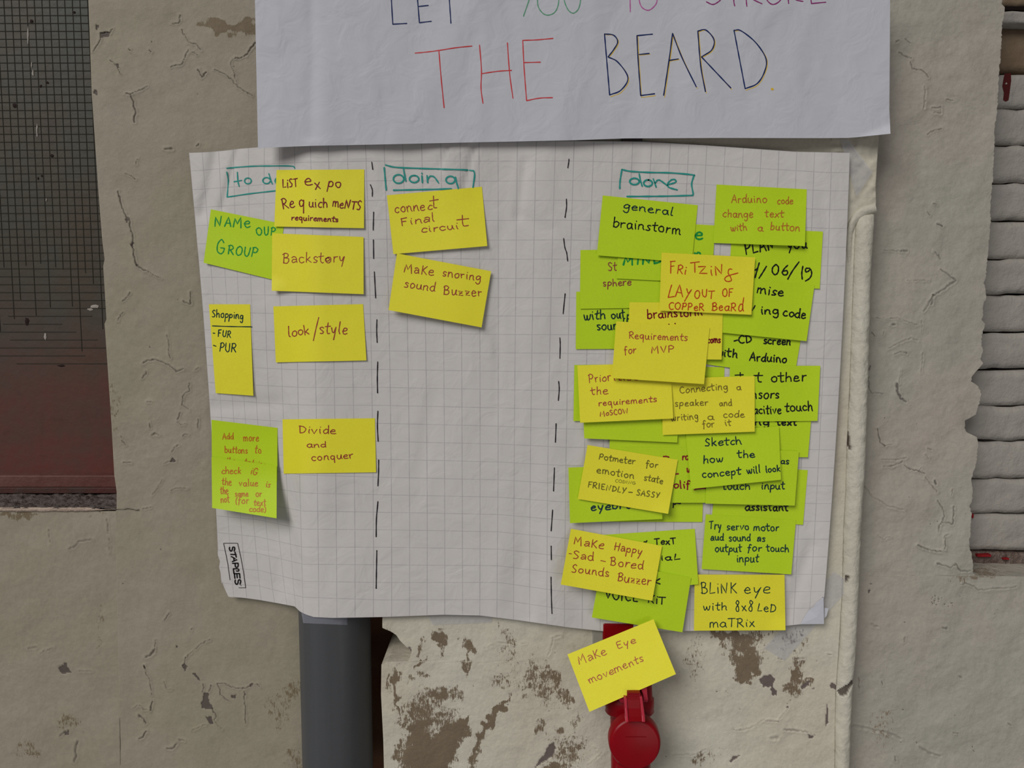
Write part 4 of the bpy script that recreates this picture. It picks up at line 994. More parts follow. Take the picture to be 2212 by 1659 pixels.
# ------------------------------------------------------------------ sticky notes
GS = 3.0; HX0, HY0 = 380.0, 300.0
HF = np.zeros((int(1300 / GS), int(1520 / GS)))      # height above the sheet already occupied
def hf_at(px, py):
    c = np.clip(((px - HX0) / GS).round().astype(int), 0, HF.shape[1] - 1); r = np.clip(((py - HY0) / GS).round().astype(int), 0, HF.shape[0] - 1)
    return HF[r, c]
def bil(q, u, v):
    TL, TR, BR, BL = [np.array(p, float) for p in q]
    u = np.asarray(u)[..., None]; v = np.asarray(v)[..., None]
    return (TL * (1 - u) + TR * u) * (1 - v) + (BL * (1 - u) + BR * u) * v
def invbil(q, px, py):
    TL, TR, BR, BL = [np.array(p, float) for p in q]
    u = np.full(np.shape(px), .5); v = np.full(np.shape(px), .5)
    for _ in range(6):
        P = bil(q, u, v); ex = px - P[..., 0]; ey = py - P[..., 1]
        du = (TR - TL) * (1 - v[..., None]) + (BR - BL) * v[..., None]; dv = (BL - TL) * (1 - u[..., None]) + (BR - TR) * u[..., None]
        det = du[..., 0] * dv[..., 1] - du[..., 1] * dv[..., 0]
        u = u + (ex * dv[..., 1] - ey * dv[..., 0]) / det; v = v + (-ex * du[..., 1] + ey * du[..., 0]) / det
    return u, v
def note(kind, quad, label, group, texts=(), lift=(2.5, 2.5), base=None, corner=None, absY=None):
    """kind yellow/green; quad TL TR BR BL px; texts: (ink, penwidth, [(word, x0,y0,x1,y1,u) or raw strokes])"""
    global HF
    if absY is None:
        gu, gv = np.meshgrid(np.linspace(0, 1, 41), np.linspace(0, 1, 27))
        Pq = bil(quad, gu, gv); occ = np.zeros(gu.shape)
        for ox in (-3, 0, 3):
            for oy in (-3, 0, 3): occ = np.maximum(occ, hf_at(Pq[..., 0] + ox, Pq[..., 1] + oy))
        gap = .0006
        # the glued top strip sits on whatever is beneath, then the sheet bends away
        t0 = occ[:5].max() + gap
        l0, l1 = lift[0] * .001, lift[1] * .001
        need = ((occ + gap - t0) / np.maximum(gv, .12)).max(); need = max(0, need)
        def h(u, v):
            vv = np.clip(v, 0, 1.05)
            return t0 + need * vv + (l0 * (1 - u) + l1 * u) * vv ** 1.8 + (corner[2] * .001 * np.clip(1 - np.hypot((u - corner[0]) / .22, (v - corner[1]) / .3), 0, 1) ** 1.3 if corner else 0)
        dep = lambda px, py: Yp(px, py) - h(*invbil(quad, np.asarray(px, float), np.asarray(py, float)))
        # write occupancy
        x0, y0 = Pq[..., 0].min(), Pq[..., 1].min(); x1, y1 = Pq[..., 0].max(), Pq[..., 1].max()
        cx = np.arange(int((x0 - HX0) / GS), int((x1 - HX0) / GS) + 2); cy = np.arange(int((y0 - HY0) / GS), int((y1 - HY0) / GS) + 2)
        cx = cx[(cx >= 0) & (cx < HF.shape[1])]; cy = cy[(cy >= 0) & (cy < HF.shape[0])]
        CX, CY = np.meshgrid(cx, cy); U, V_ = invbil(quad, HX0 + CX * GS, HY0 + CY * GS)
        ins = (U > -.02) & (U < 1.02) & (V_ > -.03) & (V_ < 1.03)
        HF[CY[ins], CX[ins]] = np.maximum(HF[CY[ins], CX[ins]], h(np.clip(U, 0, 1), np.clip(V_, 0, 1))[ins])
    else:
        def dep(px, py):
            u, v = invbil(quad, np.asarray(px, float), np.asarray(py, float)); return absY[0] + (absY[1] - absY[0]) * v + absY[2] * (u - .5)
    nu, nv = 31, 19
    U, V_ = np.meshgrid(np.linspace(0, 1, nu), np.linspace(0, 1, nv))
    Q = bil(quad, U, V_); P = at(Q[..., 0], Q[..., 1], dep(Q[..., 0], Q[..., 1])).reshape(-1, 3)
    o = mesh('sticky_note', P, gridfaces(nv, nu), M[kind], smooth=True)
    md = o.modifiers.new('thickness', 'SOLIDIFY'); md.thickness = .00012; md.offset = 1
    es = o.modifiers.new('crisp_edge', 'EDGE_SPLIT'); es.split_angle = math.radians(50)
    tag(o, label, 'sticky note', group)
    dk = lambda x, y: dep(x, y) - .00032
    for inkc, w, items in texts:
        # one part per written line
        lines = []
        for it in items:
            c_ = ((it[1] + it[3]) / 2, (it[2] + it[4]) / 2 - it[5] * .5) if isinstance(it[0], str) else tuple(np.mean(it, 0))
            for ln in lines:
                if abs(ln[0] - c_[1]) < 13: ln[1].append(it); break
            else: lines.append((c_[1], [it]))
        for _, its in lines:
            pn = Pen()
            for it in its:
                if isinstance(it[0], str): word(pn, it[0], *it[1:6], w, dk)
                else: pn.stroke(it, w, dk, smooth=len(it) > 2)
            pn.build('written_line', ink(*inkc), o)
    return o
GT, GD, GN = 'sticky notes in the to do column', 'sticky notes in the doing column', 'sticky notes in the done column'
GREEN, MAR, BRN, BLK, ORG, TEALK, OLV, RUST = (26, 146, 62), (122, 22, 36), (158, 66, 52), (14, 20, 18), (196, 112, 34), (12, 44, 50), (120, 104, 34), (186, 66, 24)
# --- to do column
note('green', [(455.7, 452.2), (613.8, 484), (597, 606), (439.8, 567.6)], 'lime note reading NAME OUR GROUP in green, partly under the List expo note', GT,
     [(GREEN, 2.7, [('NAMe', 462.7, 488.6, 540, 491, 12.5), ('OUP', 554, 509, 596, 507, 10), ('G', 468, 548.5, 486, 549.5, 18), ('ROUP', 491, 549, 555, 556, 11.5)])], (3, 1.5))
note('yellow', [(588, 503.9), (785.3, 511.9), (785.5, 635.5), (587, 628)], 'yellow note reading Backstory with a bent lower left corner', GT,
     [(BRN, 2.0, [('B\u03b1ckstory', 611, 567.8, 745, 566.6, 12.5), [(704, 560), (708, 556), (712, 561), (706, 564), (703, 559), (709, 557)]])], (1, 1), corner=(0, 1, 6))
note('yellow', [(597.5, 367.2), (786.9, 366), (786.3, 493), (592.6, 489.4)], 'yellow note reading List expo requirements in dark red', GT,
     [(MAR, 2.5, [('LiST', 610.9, 405.4, 643.7, 403, 11), ('e', 658.6, 400.5, 674.5, 400.5, 15), ('x', 680.5, 409, 693, 407, 14), ('po', 707.3, 404, 736.2, 406, 12), ('Re', 611.9, 452, 636.7, 447, 13), ('q', 645.7, 447, 658.6, 447, 15), ('uich', 667.6, 448, 707.3, 449, 12), ('meNTS', 718.3, 446, 779, 455, 11.5), ('requirements', 629.8, 475, 730.2, 479, 6.5)])], (3, 2))
note('yellow', [(451.3, 657.3), (540.2, 657.3), (547.2, 854.8), (466, 849.2)], 'narrow upright yellow note headed Shopping', GT,
     [((16, 52, 52), 2.2, [('Shopping', 457.7, 684.7, 525.3, 689.7, 9.2), [(458.7, 704), (500, 705.4), (543.2, 706)], ('FUR', 470.6, 726.5, 498.5, 729, 8.3), [(460.3, 719.5), (464, 720)], ('PUR', 473.6, 758.3, 509.4, 761.3, 11.3), [(461, 745.8), (466.6, 748)]])], (1.5, 3))
note('yellow', [(590.6, 661.8), (784.3, 656.9), (791.5, 778.6), (595.9, 782.8)], 'yellow note reading look/style beside the Shopping note', GT,
     [(BRN, 2.3, [('look', 623.8, 727.5, 668.5, 721.5, 11.5), [(688.4, 685.7), (682, 712), (676.9, 735.8)], ('style', 690.4, 720.5, 750, 721.5, 14)])], (2, 2))
note('green', [(457, 906.9), (599.5, 924.2), (599, 1040), (458, 1022)], 'lime note reading Add more buttons, upper of the two stuck together', GT,
     [(ORG, 1.9, [('Add', 480.6, 948.6, 504.4, 948.6, 7.5), ('more', 525.3, 952.6, 559, 952.6, 8.5), ('buttons', 485.5, 977.9, 534.3, 979.5, 8), ('to', 550.2, 978.5, 564, 979.5, 9), ('the', 490, 1000, 508, 1001, 7), ('Arduino', 526, 1003, 574, 1010, 7)])], (3, 8))
note('green', [(457, 987.4), (597.9, 1005.7), (597.5, 1119.7), (458.3, 1097.2)], 'lime note reading check if the value is the same, lifting off at its foot', GT,
     [(ORG, 1.9, [('check', 479, 1023.2, 520.4, 1023.2, 8), ('iG', 541.2, 1023.2, 554.2, 1027.2, 9), ('the', 479.6, 1047, 499.5, 1048, 8.5), ('value', 516.4, 1050, 557, 1050, 8), ('is', 573.7, 1051, 583, 1053.5, 8), ('the', 475.6, 1067, 493, 1067, 9), ('same', 507.4, 1072, 536.3, 1072, 7), ('or', 552.2, 1073, 565.7, 1073, 8), ('not', 477.2, 1085.9, 495.5, 1085, 8.5), ('(for', 508.4, 1088, 537.3, 1088, 8.5), ('text', 548.2, 1091.9, 574, 1091.9, 7.5), ('code)', 538.3, 1104.8, 574, 1106.8, 7.5)])], (10, 26))
note('yellow', [(610.3, 905.9), (809.8, 903.5), (812.4, 1020.2), (612.9, 1023.2)], 'yellow note reading Divide and conquer', GT,
     [(BRN, 2.1, [('Divide', 645.7, 935.7, 725.2, 937.7, 9.5), ('and', 663.6, 966.5, 704.4, 965.5, 7), ('conquer', 673.5, 995.4, 763, 989.4, 8.5)])], (1, 1.2))
# --- doing column
note('yellow', [(835.8, 421.9), (1041, 403.4), (1052.6, 531.4), (849.7, 549)], 'yellow note reading Connect final circuit', GD,
     [(BRN, 2.1, [('conne', 853.3, 460, 918, 453, 11), ('c', 924, 454, 934, 453, 9), ('t', 930, 449, 946, 448, 15), ('Fin', 866.6, 487, 912, 482, 9), ('\u03b1l', 915, 480, 939.2, 477.5, 10), ('circui', 910.4, 502.5, 990, 494, 8.5), ('t', 992, 489, 1012, 488, 13)])], (3, 5))
note('yellow', [(857.6, 547.3), (1060.9, 585.9), (1040.2, 707.3), (839.3, 669.7)], 'yellow note reading Make snoring sound Buzzer, tilted clockwise', GD,
     [(BRN, 2.1, [('M\u03b1\u03bae', 872.6, 588.5, 936.2, 594.5, 11), ('snoring', 955.1, 596, 1037.7, 606.4, 10), ('sound', 872.6, 620.4, 939.2, 629.3, 10.5), ('Buzzer', 958.1, 636.3, 1040.7, 640, 10.5)])], (7, 3))
# --- done column, bottom layer first
note('green', [(1244.8, 630.1), (1446, 630), (1446, 753), (1243.7, 754.3)], 'lime note reading with output sound, under the sphere note', GN,
     [((16, 48, 44), 2.8, [('with', 1261.4, 691.4, 1308.2, 688.7, 11), ('out', 1321, 688.7, 1350, 687.3, 11), ('p', 1353.6, 690, 1363, 690, 11), ('sound', 1289.8, 713.8, 1348, 711.7, 11.5)])], (1.2, 1.2))
note('green', [(1253.9, 540.2), (1455, 537), (1455, 664), (1252.6, 667)], 'lime note with the word sphere, left of the Fritzing note', GN,
     [((140, 66, 60), 2.2, [('St', 1313.6, 584.3, 1332.5, 584.3, 10), ('sphere', 1302.7, 618.5, 1363.8, 616, 8.5)])], (1, 1))
note('green', [(1340, 475), (1545, 487), (1537, 612), (1331, 601.5)], 'lime note with green capitals, mostly hidden under the general brainstorm note', GN,
     [(GREEN, 4.0, [('MIND', 1346.1, 571.4, 1430, 569.3, 10.5), ('e', 1500.8, 515.8, 1518, 515.8, 14), ('n', 1499, 565, 1518, 565, 20)])], (1, 1))
note('green', [(1582, 492), (1777.7, 500.3), (1770.6, 623.7), (1573, 616)], 'lime note with the date 14/06/19 in black', GN,
     [(BLK, 3.2, [('PLAN', 1611, 550, 1674, 537, 15), ('you', 1701, 537, 1744, 536, 12), [(1640, 567.8), (1636, 582), (1631, 599.7)], [(1625, 575), (1629.9, 583.4), (1636.6, 579.4)], [(1655.6, 575.3), (1648, 588), (1639.6, 601)], ('06', 1667.2, 593, 1702, 595.6, 12.5), [(1726, 565.8), (1712, 585), (1701.7, 603)], [(1734.3, 575.3), (1732, 590), (1733, 603)], [(1749, 579.5), (1741, 580), (1740.4, 587), (1746, 586), (1751, 582), (1753.3, 591.6), (1749, 601), (1740, 607)]])], (1.2, 1.5))
note('green', [(1302, 422.2), (1507.3, 443.3), (1494, 568), (1289.2, 551.4)], 'lime note reading general brainstorm below the done heading', GN,
     [(TEALK, 2.5, [('general', 1346, 450.7, 1453.3, 466, 9.5)]), (BLK, 2.7, [('brainstorm', 1323.8, 489.4, 1470.2, 506.3, 11.5)])], (2, 1.5))
note('green', [(1547.8, 398.6), (1742.7, 408.9), (1738.6, 531.6), (1541, 524.9)], 'lime note in orange pen, change text with a button', GN,
     [((184, 110, 44), 2.1, [('Arduino', 1579.7, 437.6, 1656.3, 438.3, 10), ('code', 1679.4, 440.4, 1712.6, 440.4, 8.5), ('change', 1561.4, 468.8, 1626.5, 470.2, 9.5), ('text', 1652.2, 468.8, 1692.2, 469.5, 9), ('with', 1578.3, 499.4, 1613.6, 497.3, 8.5), ('a', 1637.3, 499.4, 1648.2, 499.4, 8.5), ('button', 1663.8, 496, 1727.5, 499.4, 9.5)])], (1, 6))
note('green', [(1366, 790), (1565, 793), (1562, 915), (1363, 912)], 'lime note corner showing between the Requirements for MVP and test other sensors notes', GN, [], (.8, .8))
note('green', [(1540, 665), (1738, 684), (1716, 814), (1519, 786)], 'lime note reading LCD screen with Arduino', GN,
     [(BLK, 3.2, [[(1585.8, 736.7), (1593.2, 734.6)], ('CD', 1596, 741.4, 1624, 740, 9.5), ('screen', 1649.5, 742.8, 1707.9, 744.8, 9), ('w', 1548, 770, 1562, 770, 10), ('ith', 1563, 769.9, 1592.6, 772.3, 10), ('Arduino', 1619.7, 778.7, 1699, 783.4, 10)])], (1, 1))
note('green', [(1561, 598), (1759.4, 616), (1742.2, 737), (1545, 717)], 'lime note ending in code, right of the Fritzing note', GN,
     [(BLK, 3.1, [('mise', 1634.6, 632.2, 1692.3, 640.4, 11), ('v', 1620, 672, 1632, 672.6, 12), ('ing', 1643.4, 678, 1682, 678.7, 10), ('code', 1691.6, 682.4, 1740.4, 687.8, 10.5)])], (2, 2.5))
note('green', [(1240.6, 788.5), (1440, 786), (1438, 908), (1238.7, 909.5)], 'lime note edge peeking out left of the yellow Prioritise note', GN, [], (.8, .8))
note('green', [(1319, 868), (1518, 872), (1515, 995), (1316, 990)], 'plain lime note strip above the yellow Potmeter note', GN, [], (.8, .8))
note('green', [(1555, 866), (1755.5, 868), (1745.2, 987.8), (1548, 985)], 'lime note with the word text, right of the Sketch note', GN,
     [(BLK, 3.4, [('ing', 1622, 917.5, 1661.7, 918.7, 8.5), ('text', 1677.3, 918.7, 1720.7, 919.4, 8)])], (1, 1.2))
note('green', [(1576.7, 790.1), (1772, 790.1), (1765.8, 909.2), (1573, 911)], 'lime note reading test other sensors, capacitive touch', GN,
     [(BLK, 2.9, [[(1587.8, 810.5), (1605.4, 809.6)], [(1599, 804.8), (1599.3, 813), (1599, 822)], [(1628.5, 811.5), (1647.5, 811.0)], [(1639.4, 804.8), (1637.4, 815), (1639, 824), (1644.8, 825)], ('other', 1665.1, 825.1, 1741.8, 823, 11.5), ('nsors', 1624, 860.4, 1683.4, 860.4, 11.5), ('acitive', 1628, 894.3, 1687.5, 893, 10.5), ('touch', 1697, 888.9, 1756, 886.8, 11.5)])], (1.5, 1.5))
note('green', [(1257, 823), (1467, 832), (1463, 956), (1262, 947)], 'lime note strip under the yellow Prioritise note', GN, [], (1.5, 1.5))
note('green', [(1322, 1004), (1521, 1006), (1517, 1127.5), (1315, 1127)], 'lime note behind the lower right corner of the Potmeter note', GN,
     [(BLK, 2.8, [('p', 1454, 1090, 1461, 1090, 8), [(1463, 1087), (1468, 1088), (1470, 1087.5)]])], (1, 1))
note('green', [(1550, 1003), (1744.8, 1015.6), (1734.6, 1133.6), (1537, 1122)], 'lime note ending in the word assistant', GN,
     [(BLK, 3.2, [('assistant', 1609.9, 1102.5, 1702, 1103.8, 9.5)])], (1, 1.2))
note('green', [(1340.4, 966), (1538, 966), (1535, 1086), (1338, 1086)], 'lime note in dark red pen between Potmeter and Sketch notes', GN,
     [((138, 22, 34), 3.0, [('ro', 1473.6, 993, 1488, 993, 8), [(1433, 986.2), (1439, 985.8), (1445, 987.5)], ('w', 1483, 1020, 1496, 1020, 8), [(1458.4, 1024.2), (1465.4, 1023.4)], ('olif', 1455, 1054, 1490, 1054.6, 9), [(1500, 1058), (1508, 1056), (1523.8, 1054.9)]])], (1, 1))
note('green', [(1530, 968), (1725.8, 974.6), (1716.7, 1092.2), (1523.7, 1087.8)], 'lime note reading touch input, under the Sketch note', GN,
     [(TEALK, 2.6, [('as', 1686.5, 1001.7, 1704.1, 1003, 7.5), ('touch', 1561, 1057, 1620, 1058, 9.5), ('input', 1645, 1057, 1695.3, 1057, 9)])], (1.5, 1.5))
note('green', [(1524.5, 1110.9), (1719.4, 1123.4), (1709.2, 1240.7), (1515.5, 1229.2)], 'lime note reading Try servo motor and sound', GN,
     [((14, 56, 54), 2.5, [('Try', 1532, 1142, 1558, 1142.7, 10), ('servo', 1570.2, 1145, 1617.7, 1144, 9), ('motor', 1627.8, 1146.5, 1682.8, 1146.5, 9), ('\u03b1ud', 1535, 1166.8, 1562.7, 1166.8, 8), ('sound', 1575, 1168.8, 1621, 1168.5, 8.5), ('\u03b1s', 1635.3, 1169.5, 1653, 1169.5, 8), ('output', 1545, 1191.6, 1601.4, 1192.3, 9), ('for', 1614.3, 1191, 1645.5, 1190.5, 8.5), ('touch', 1655.6, 1191, 1703.8, 1192, 9), ('input', 1591.2, 1214, 1638.7, 1214, 9.5)])], (1.5, 3))
note('green', [(1227.8, 1010), (1427, 1003), (1430.8, 1121.2), (1231.2, 1130)], 'lime note with the word eyebrows, under the Potmeter note', GN,
     [((12, 44, 62), 3.0, [('eyebrows', 1276, 1102.3, 1398, 1096, 9.5)])], (2.5, 2))
note('yellow', [(1269.2, 961.2), (1464.2, 993), (1443.2, 1110), (1248.1, 1077.8)], 'yellow note reading Potmeter for emotion state', GN,
     [((116, 108, 34), 2.2, [('Potmeter', 1293.6, 991.7, 1371.6, 1003.2, 7.5), ('for', 1394.6, 1008.3, 1421, 1010.7, 8), ('emotion', 1288.8, 1021.2, 1369.5, 1034.5, 8.5), ('state', 1390.6, 1037, 1431.2, 1045.3, 8), ('FRIENDLY', 1269.9, 1052.2, 1351.2, 1066, 7.3), [(1358, 1063.2), (1366, 1063.8)], ('SASSY', 1374.3, 1069.4, 1424.5, 1076, 7.0)]), ((136, 132, 40), 1.2, [('CODING', 1328.8, 1041.2, 1373, 1047, 3.6)])], (1.5, 5), corner=(1, 1, 3))
note('green', [(1481, 934), (1682.4, 921), (1686.9, 1036.3), (1493.2, 1056.2)], 'lime note reading Sketch how the concept will look', GN,
     [(TEALK, 2.5, [('Sketch', 1522.4, 964.4, 1601.7, 959, 9.5), ('how', 1519.7, 1001, 1562.4, 997, 9), ('the', 1593.6, 988.8, 1630.2, 988.2, 8.5), ('concept', 1517, 1032, 1600.4, 1025, 8.7), ('will', 1614, 1023.8, 1642.4, 1020.7, 9), ('look', 1654.6, 1020.7, 1685.2, 1018, 8)])], (2.5, 2.5))
note('yellow', [(1500.5, 1241), (1694.6, 1241.4), (1696.7, 1361.4), (1499, 1362.3)], 'yellow note reading BLINK eye with 8x8 LED matrix', GN,
     [((18, 52, 50), 2.1, [('BLiNK', 1514.6, 1282, 1591.2, 1282, 14), ('eye', 1606, 1281, 1663.8, 1282, 12.5), ('with', 1518.7, 1318.7, 1570.2, 1318, 9.5), ('8x8', 1587.8, 1320.7, 1627.2, 1319.4, 12), ('LeD', 1636, 1320, 1676, 1323.4, 9.5), ('maTRix', 1532.2, 1354.6, 1629.9, 1354, 10.5)])], (1, 1.5), corner=(1, 1, 4))
note('green', [(1301, 1155.5), (1500.8, 1142.2), (1508.4, 1262.2), (1309, 1278)], 'lime note with the word TEXT, above the kit note', GN,
     [(BLK, 2.7, [('TexT', 1414, 1176.8, 1460, 1175.5, 8), ('iaL', 1428, 1211, 1469.4, 1208.7, 7.2), [(1391, 1171), (1393, 1170)], [(1395, 1171.5), (1397.5, 1168)]])], (1, 1))
note('green', [(1300, 1212), (1492.8, 1248), (1474, 1365.8), (1278.4, 1333.8)], 'lime note reading voice kit, crossing the bottom edge of the sheet', GN,
     [((16, 26, 18), 2.9, [('VOICE', 1306.5, 1293, 1377.7, 1300, 12), ('KiT', 1398.7, 1301.3, 1436.7, 1306.4, 9.5), [(1425.5, 1250), (1416, 1257), (1425.8, 1261.5)]])], (1.5, 1.5))
note('yellow', [(1233.2, 1142.1), (1430.2, 1179.2), (1408.9, 1297.8), (1211.3, 1262.6)], 'yellow note reading Make Happy Sad Bored sounds Buzzer', GN,
     [((164, 70, 46), 2.1, [('M\u03b1\u03bae', 1239, 1175.5, 1304, 1186, 11), ('H\u03b1ppy', 1326, 1188.2, 1386, 1199, 10), [(1229.2, 1195.7), (1234.6, 1196.4)], ('S\u03b1d', 1238, 1206, 1281.4, 1211, 10), [(1297.7, 1211), (1307.8, 1213)], ('Bored', 1317.3, 1219.9, 1389, 1230, 10), ('Sounds', 1234, 1235.8, 1315.3, 1245.6, 10), ('Buzzer', 1333.6, 1255, 1405.5, 1264, 11)])], (1.5, 2.5))
note('yellow', [(1430, 818), (1630.2, 812.2), (1630.3, 932.5), (1431.2, 939.7)], 'yellow note reading Connecting a speaker and writing a code', GN,
     [((124, 108, 36), 2.0, [('Connecting', 1469.2, 849.2, 1571.6, 841.7, 8.5), ('a', 1591.2, 842, 1600.7, 842, 8), ('speaker', 1458.3, 878, 1529.5, 875, 8), ('and', 1554, 877.3, 1581, 876.6, 7.5), ('writing', 1450.2, 909.9, 1508.5, 904.8, 8), ('a', 1528.8, 906.5, 1541.7, 906.5, 8), ('code', 1562.8, 901.7, 1608.2, 901, 8), ('for', 1518, 924, 1543.8, 922, 8.5), ('it', 1566.8, 920.7, 1579, 919.4, 8.5)])], (2, 2.5))
note('yellow', [(1247.1, 789.5), (1448, 783), (1454.4, 904.1), (1253.2, 913.2)], 'yellow note reading Prioritise the requirements MoSCoW', GN,
     [((170, 76, 56), 2.0, [('Prior', 1273, 827, 1320, 822, 10), ('itise', 1325, 822, 1380, 821, 9), ('the', 1277, 853.3, 1312.9, 851.2, 9.5), ('requirements', 1293.2, 877, 1418.7, 868.2, 7.3), ('MoSCOW', 1296.6, 899.5, 1357, 892.6, 6.3)])], (2, 1.5))
note('yellow', [(1359.7, 652.7), (1562, 654), (1558.7, 776.7), (1356, 775)], 'yellow note reading brainstorm regarding in dark red, under the Fritzing note', GN,
     [((122, 16, 26), 2.9, [('brainstorm', 1398.4, 688, 1517.3, 681, 10.5), [(1444.6, 700.4), (1445.4, 701)], [(1458, 698.6), (1458.6, 699.2)], ('coms', 1528.1, 740.7, 1556.6, 740, 8.3)])], (1.5, 1.5))
note('yellow', [(1331.2, 694.1), (1533, 707), (1520.7, 829.8), (1321.7, 816.6)], 'yellow note reading Requirements for MVP', GN,
     [((176, 76, 54), 2.0, [('Requirements', 1358.3, 731.4, 1485.2, 736, 8.5), ('for', 1348.9, 764.4, 1374.6, 762.4, 8.5), ('MVP', 1406.5, 763, 1456.7, 760.4, 8.8)])], (2.5, 4))
note('yellow', [(1429.2, 545.6), (1631.3, 555.8), (1623.1, 679.9), (1424.4, 671)], 'yellow note reading FRITZING layout of copper beard in red', GN,
     [((196, 70, 22), 2.3, [('F', 1447, 589, 1460, 589, 16), ('Ri', 1461.7, 591, 1482, 593, 11), ('T', 1491, 588, 1512, 588, 13), ('Z', 1509.2, 591.7, 1528, 591.7, 9.3), ('i', 1535, 595, 1539, 595, 13), ('N', 1545, 596, 1565, 592, 12), [(1581, 581.5), (1575, 581.5), (1573, 589.7), (1577.7, 597.8), (1579.7, 606), (1571, 608), (1565.5, 603.2), (1571, 596.5), (1594, 589.7)],
      [(1450.9, 615.4), (1447, 628), (1443.4, 642.6)], [(1443.4, 642.6), (1456.3, 640.5)], ('A', 1458.3, 639.9, 1475.3, 641.2, 14), [(1493.6, 625.6), (1486, 638), (1478.7, 650.7)], [(1483.4, 623.6), (1486.8, 633), (1493, 627)], ('O', 1499, 645, 1512.6, 645, 10), ('U', 1516.6, 641.9, 1528.2, 641.9, 9.5), ('T', 1529, 644, 1542.4, 644, 10.5), ('OF', 1560, 640.5, 1583, 640.5, 9.5),
      ('COPPeR', 1444.8, 667.7, 1520.7, 671, 8.8), ('BeaR', 1537.7, 669.9, 1590, 671.5, 10), ('d', 1594, 671.5, 1605.5, 671.7, 15)])], (3, 3.5))

# ------------------------------------------------------------------ red socket with its flap holding the last note
RED = None
def socket():
    t = NT('red_plastic'); v = t.coord('Object')
    t.col(t.mix(t.ramp(t.noise(v, 40, 4), .3, .7), srgb(138, 6, 20), srgb(130, 6, 16))); t.rough(.30); t.b.inputs['Specular IOR Level'].default_value = .2
    t.norm(t.bump(t.noise(v, 500, 2), .00005, .5)); R_ = t.m
    t2 = NT('faded_red_plastic'); t2.col(srgb(178, 44, 62)); t2.rough(.3); R2 = t2.m
    grey = plain('grey_socket_plate', srgb(150, 147, 138), .5, .3)
    r = empty('power_socket', at(1360, 1560, YB)); tag(r, 'red industrial power socket with round hinged lid below the squared sheet', 'socket')
    boxpx('back_plate', 1281, 1398, 1345, 1442, -.0015, .006, grey, r, .001)
    boxpx('housing', 1303, 1368, 1347, 1440, -.008, .002, R_, r, .002)
    boxpx('housing', 1316, 1408, 1440, 1500, -.030, .002, R_, r, .004)
    def lathe_v(name, cx_px, py_list, rad_px, Yc, mat, sy=1.0, n=48):
        V = []
        for py, rp in zip(py_list, rad_px):
            c = at(cx_px, py, Yc); e = at(cx_px + rp, py, Yc); rr = e[0] - c[0]
            for k in range(n):
                a = 2 * math.pi * k / n; V.append((c[0] + rr * math.cos(a), Yc + rr * sy * math.sin(a), c[2]))
        m = len(py_list); F = []
        for i in range(m - 1):
            for k in range(n): F.append((i * n + k, i * n + (k + 1) % n, (i + 1) * n + (k + 1) % n, (i + 1) * n + k))
        F.append(tuple(range(n))); F.append(tuple((m - 1) * n + k for k in range(n))[::-1])
        o = mesh(name, V, F, mat, r, smooth=False)
        f = np.ones(len(F), bool); f[-2:] = False; o.data.polygons.foreach_set('use_smooth', f)
        return o
    lathe_v('collar', 1360, [1462, 1466, 1505, 1508, 1525, 1528, 1535, 1539, 1543], [44, 47.5, 49, 52.5, 53, 51.5, 53, 50, 42], -.030, R_, .62)
    lathe_v('neck', 1361, [1536, 1560, 1600, 1660, 1700], [43, 42.5, 41.5, 41, 41], -.030, R_, .62)
    lathe_v('base_ring', 1366, [1641, 1645, 1654, 1664, 1700], [36, 38.5, 39, 34, 32], -.034, R_, .8)
    # lid: thick domed disc facing the room, tilted so its rim shows above
    c = at(1371.5, 1604, -.072); rr = at(1371.5 + 56.5, 1604, -.072)[0] - c[0]
    prof = [(0, 0), (.86, 0), (.93, .0008), (.975, .003), (1.0, .007), (1.0, .015), (.92, .0155), (0, .0155)]
    n = 72; V = []; tl = math.radians(10)
    for q, dpt in prof:
        for k in range(n):
            a = 2 * math.pi * k / n; x = rr * q * math.cos(a); z = rr * q * math.sin(a) * 1.0; y = dpt
            y2 = y * math.cos(tl) + z * math.sin(tl) * .6; z2 = z * math.cos(tl) + y * math.sin(tl) * 1.0
            V.append((c[0] + x, c[1] + y2 - .004, c[2] + z2 - .001))
    F = []
    for i in range(len(prof) - 1):
        for k in range(n): F.append((i * n + k, i * n + (k + 1) % n, (i + 1) * n + (k + 1) % n, (i + 1) * n + k))
    o = mesh('lid', V, F, R_, r, smooth=True)
    m = o.modifiers.new('split', 'EDGE_SPLIT'); m.split_angle = math.radians(40)
    # faint moulded line on the lid
    a = at(1352, 1594.5, -.0785); b = at(1397, 1593.5, -.0785)
    lid_ridge = mesh('ridge', *boxw((a[0], -.0757, a[2] - .0002), (b[0], -.0735, a[2] + .0002)), R_, r)
    # hinge arm with two side ribs
    def strip(name, rows, mat, thick=.004):
        V = []
        for xl, xr, py, Y in rows: V += [at(xl, py, Y), at(xr, py, Y)]
        nV = len(V); V += [p + np.array([0, thick, 0]) for p in V]; F = []
        for i in range(len(rows) - 1):
            a_ = 2 * i; F += [(a_, a_ + 2, a_ + 3, a_ + 1), (nV + a_, nV + a_ + 1, nV + a_ + 3, nV + a_ + 2), (a_, nV + a_, nV + a_ + 2, a_ + 2), (a_ + 1, a_ + 3, nV + a_ + 3, nV + a_ + 1)]
        e = 2 * (len(rows) - 1); F += [(0, 1, nV + 1, nV), (e, nV + e, nV + e + 1, e + 1)]
        o_ = mesh(name, V, F, mat, r); bevel(o_, .0008, 2); return o_
    arm = strip('hinge_arm', [(1355.5, 1382, 1493.5, -.068), (1355, 1383, 1496, -.0705), (1354.5, 1384, 1512, -.0715), (1355, 1386, 1530, -.0735), (1356, 1388, 1548, -.0785), (1356.5, 1390, 1559, -.084)], R_)
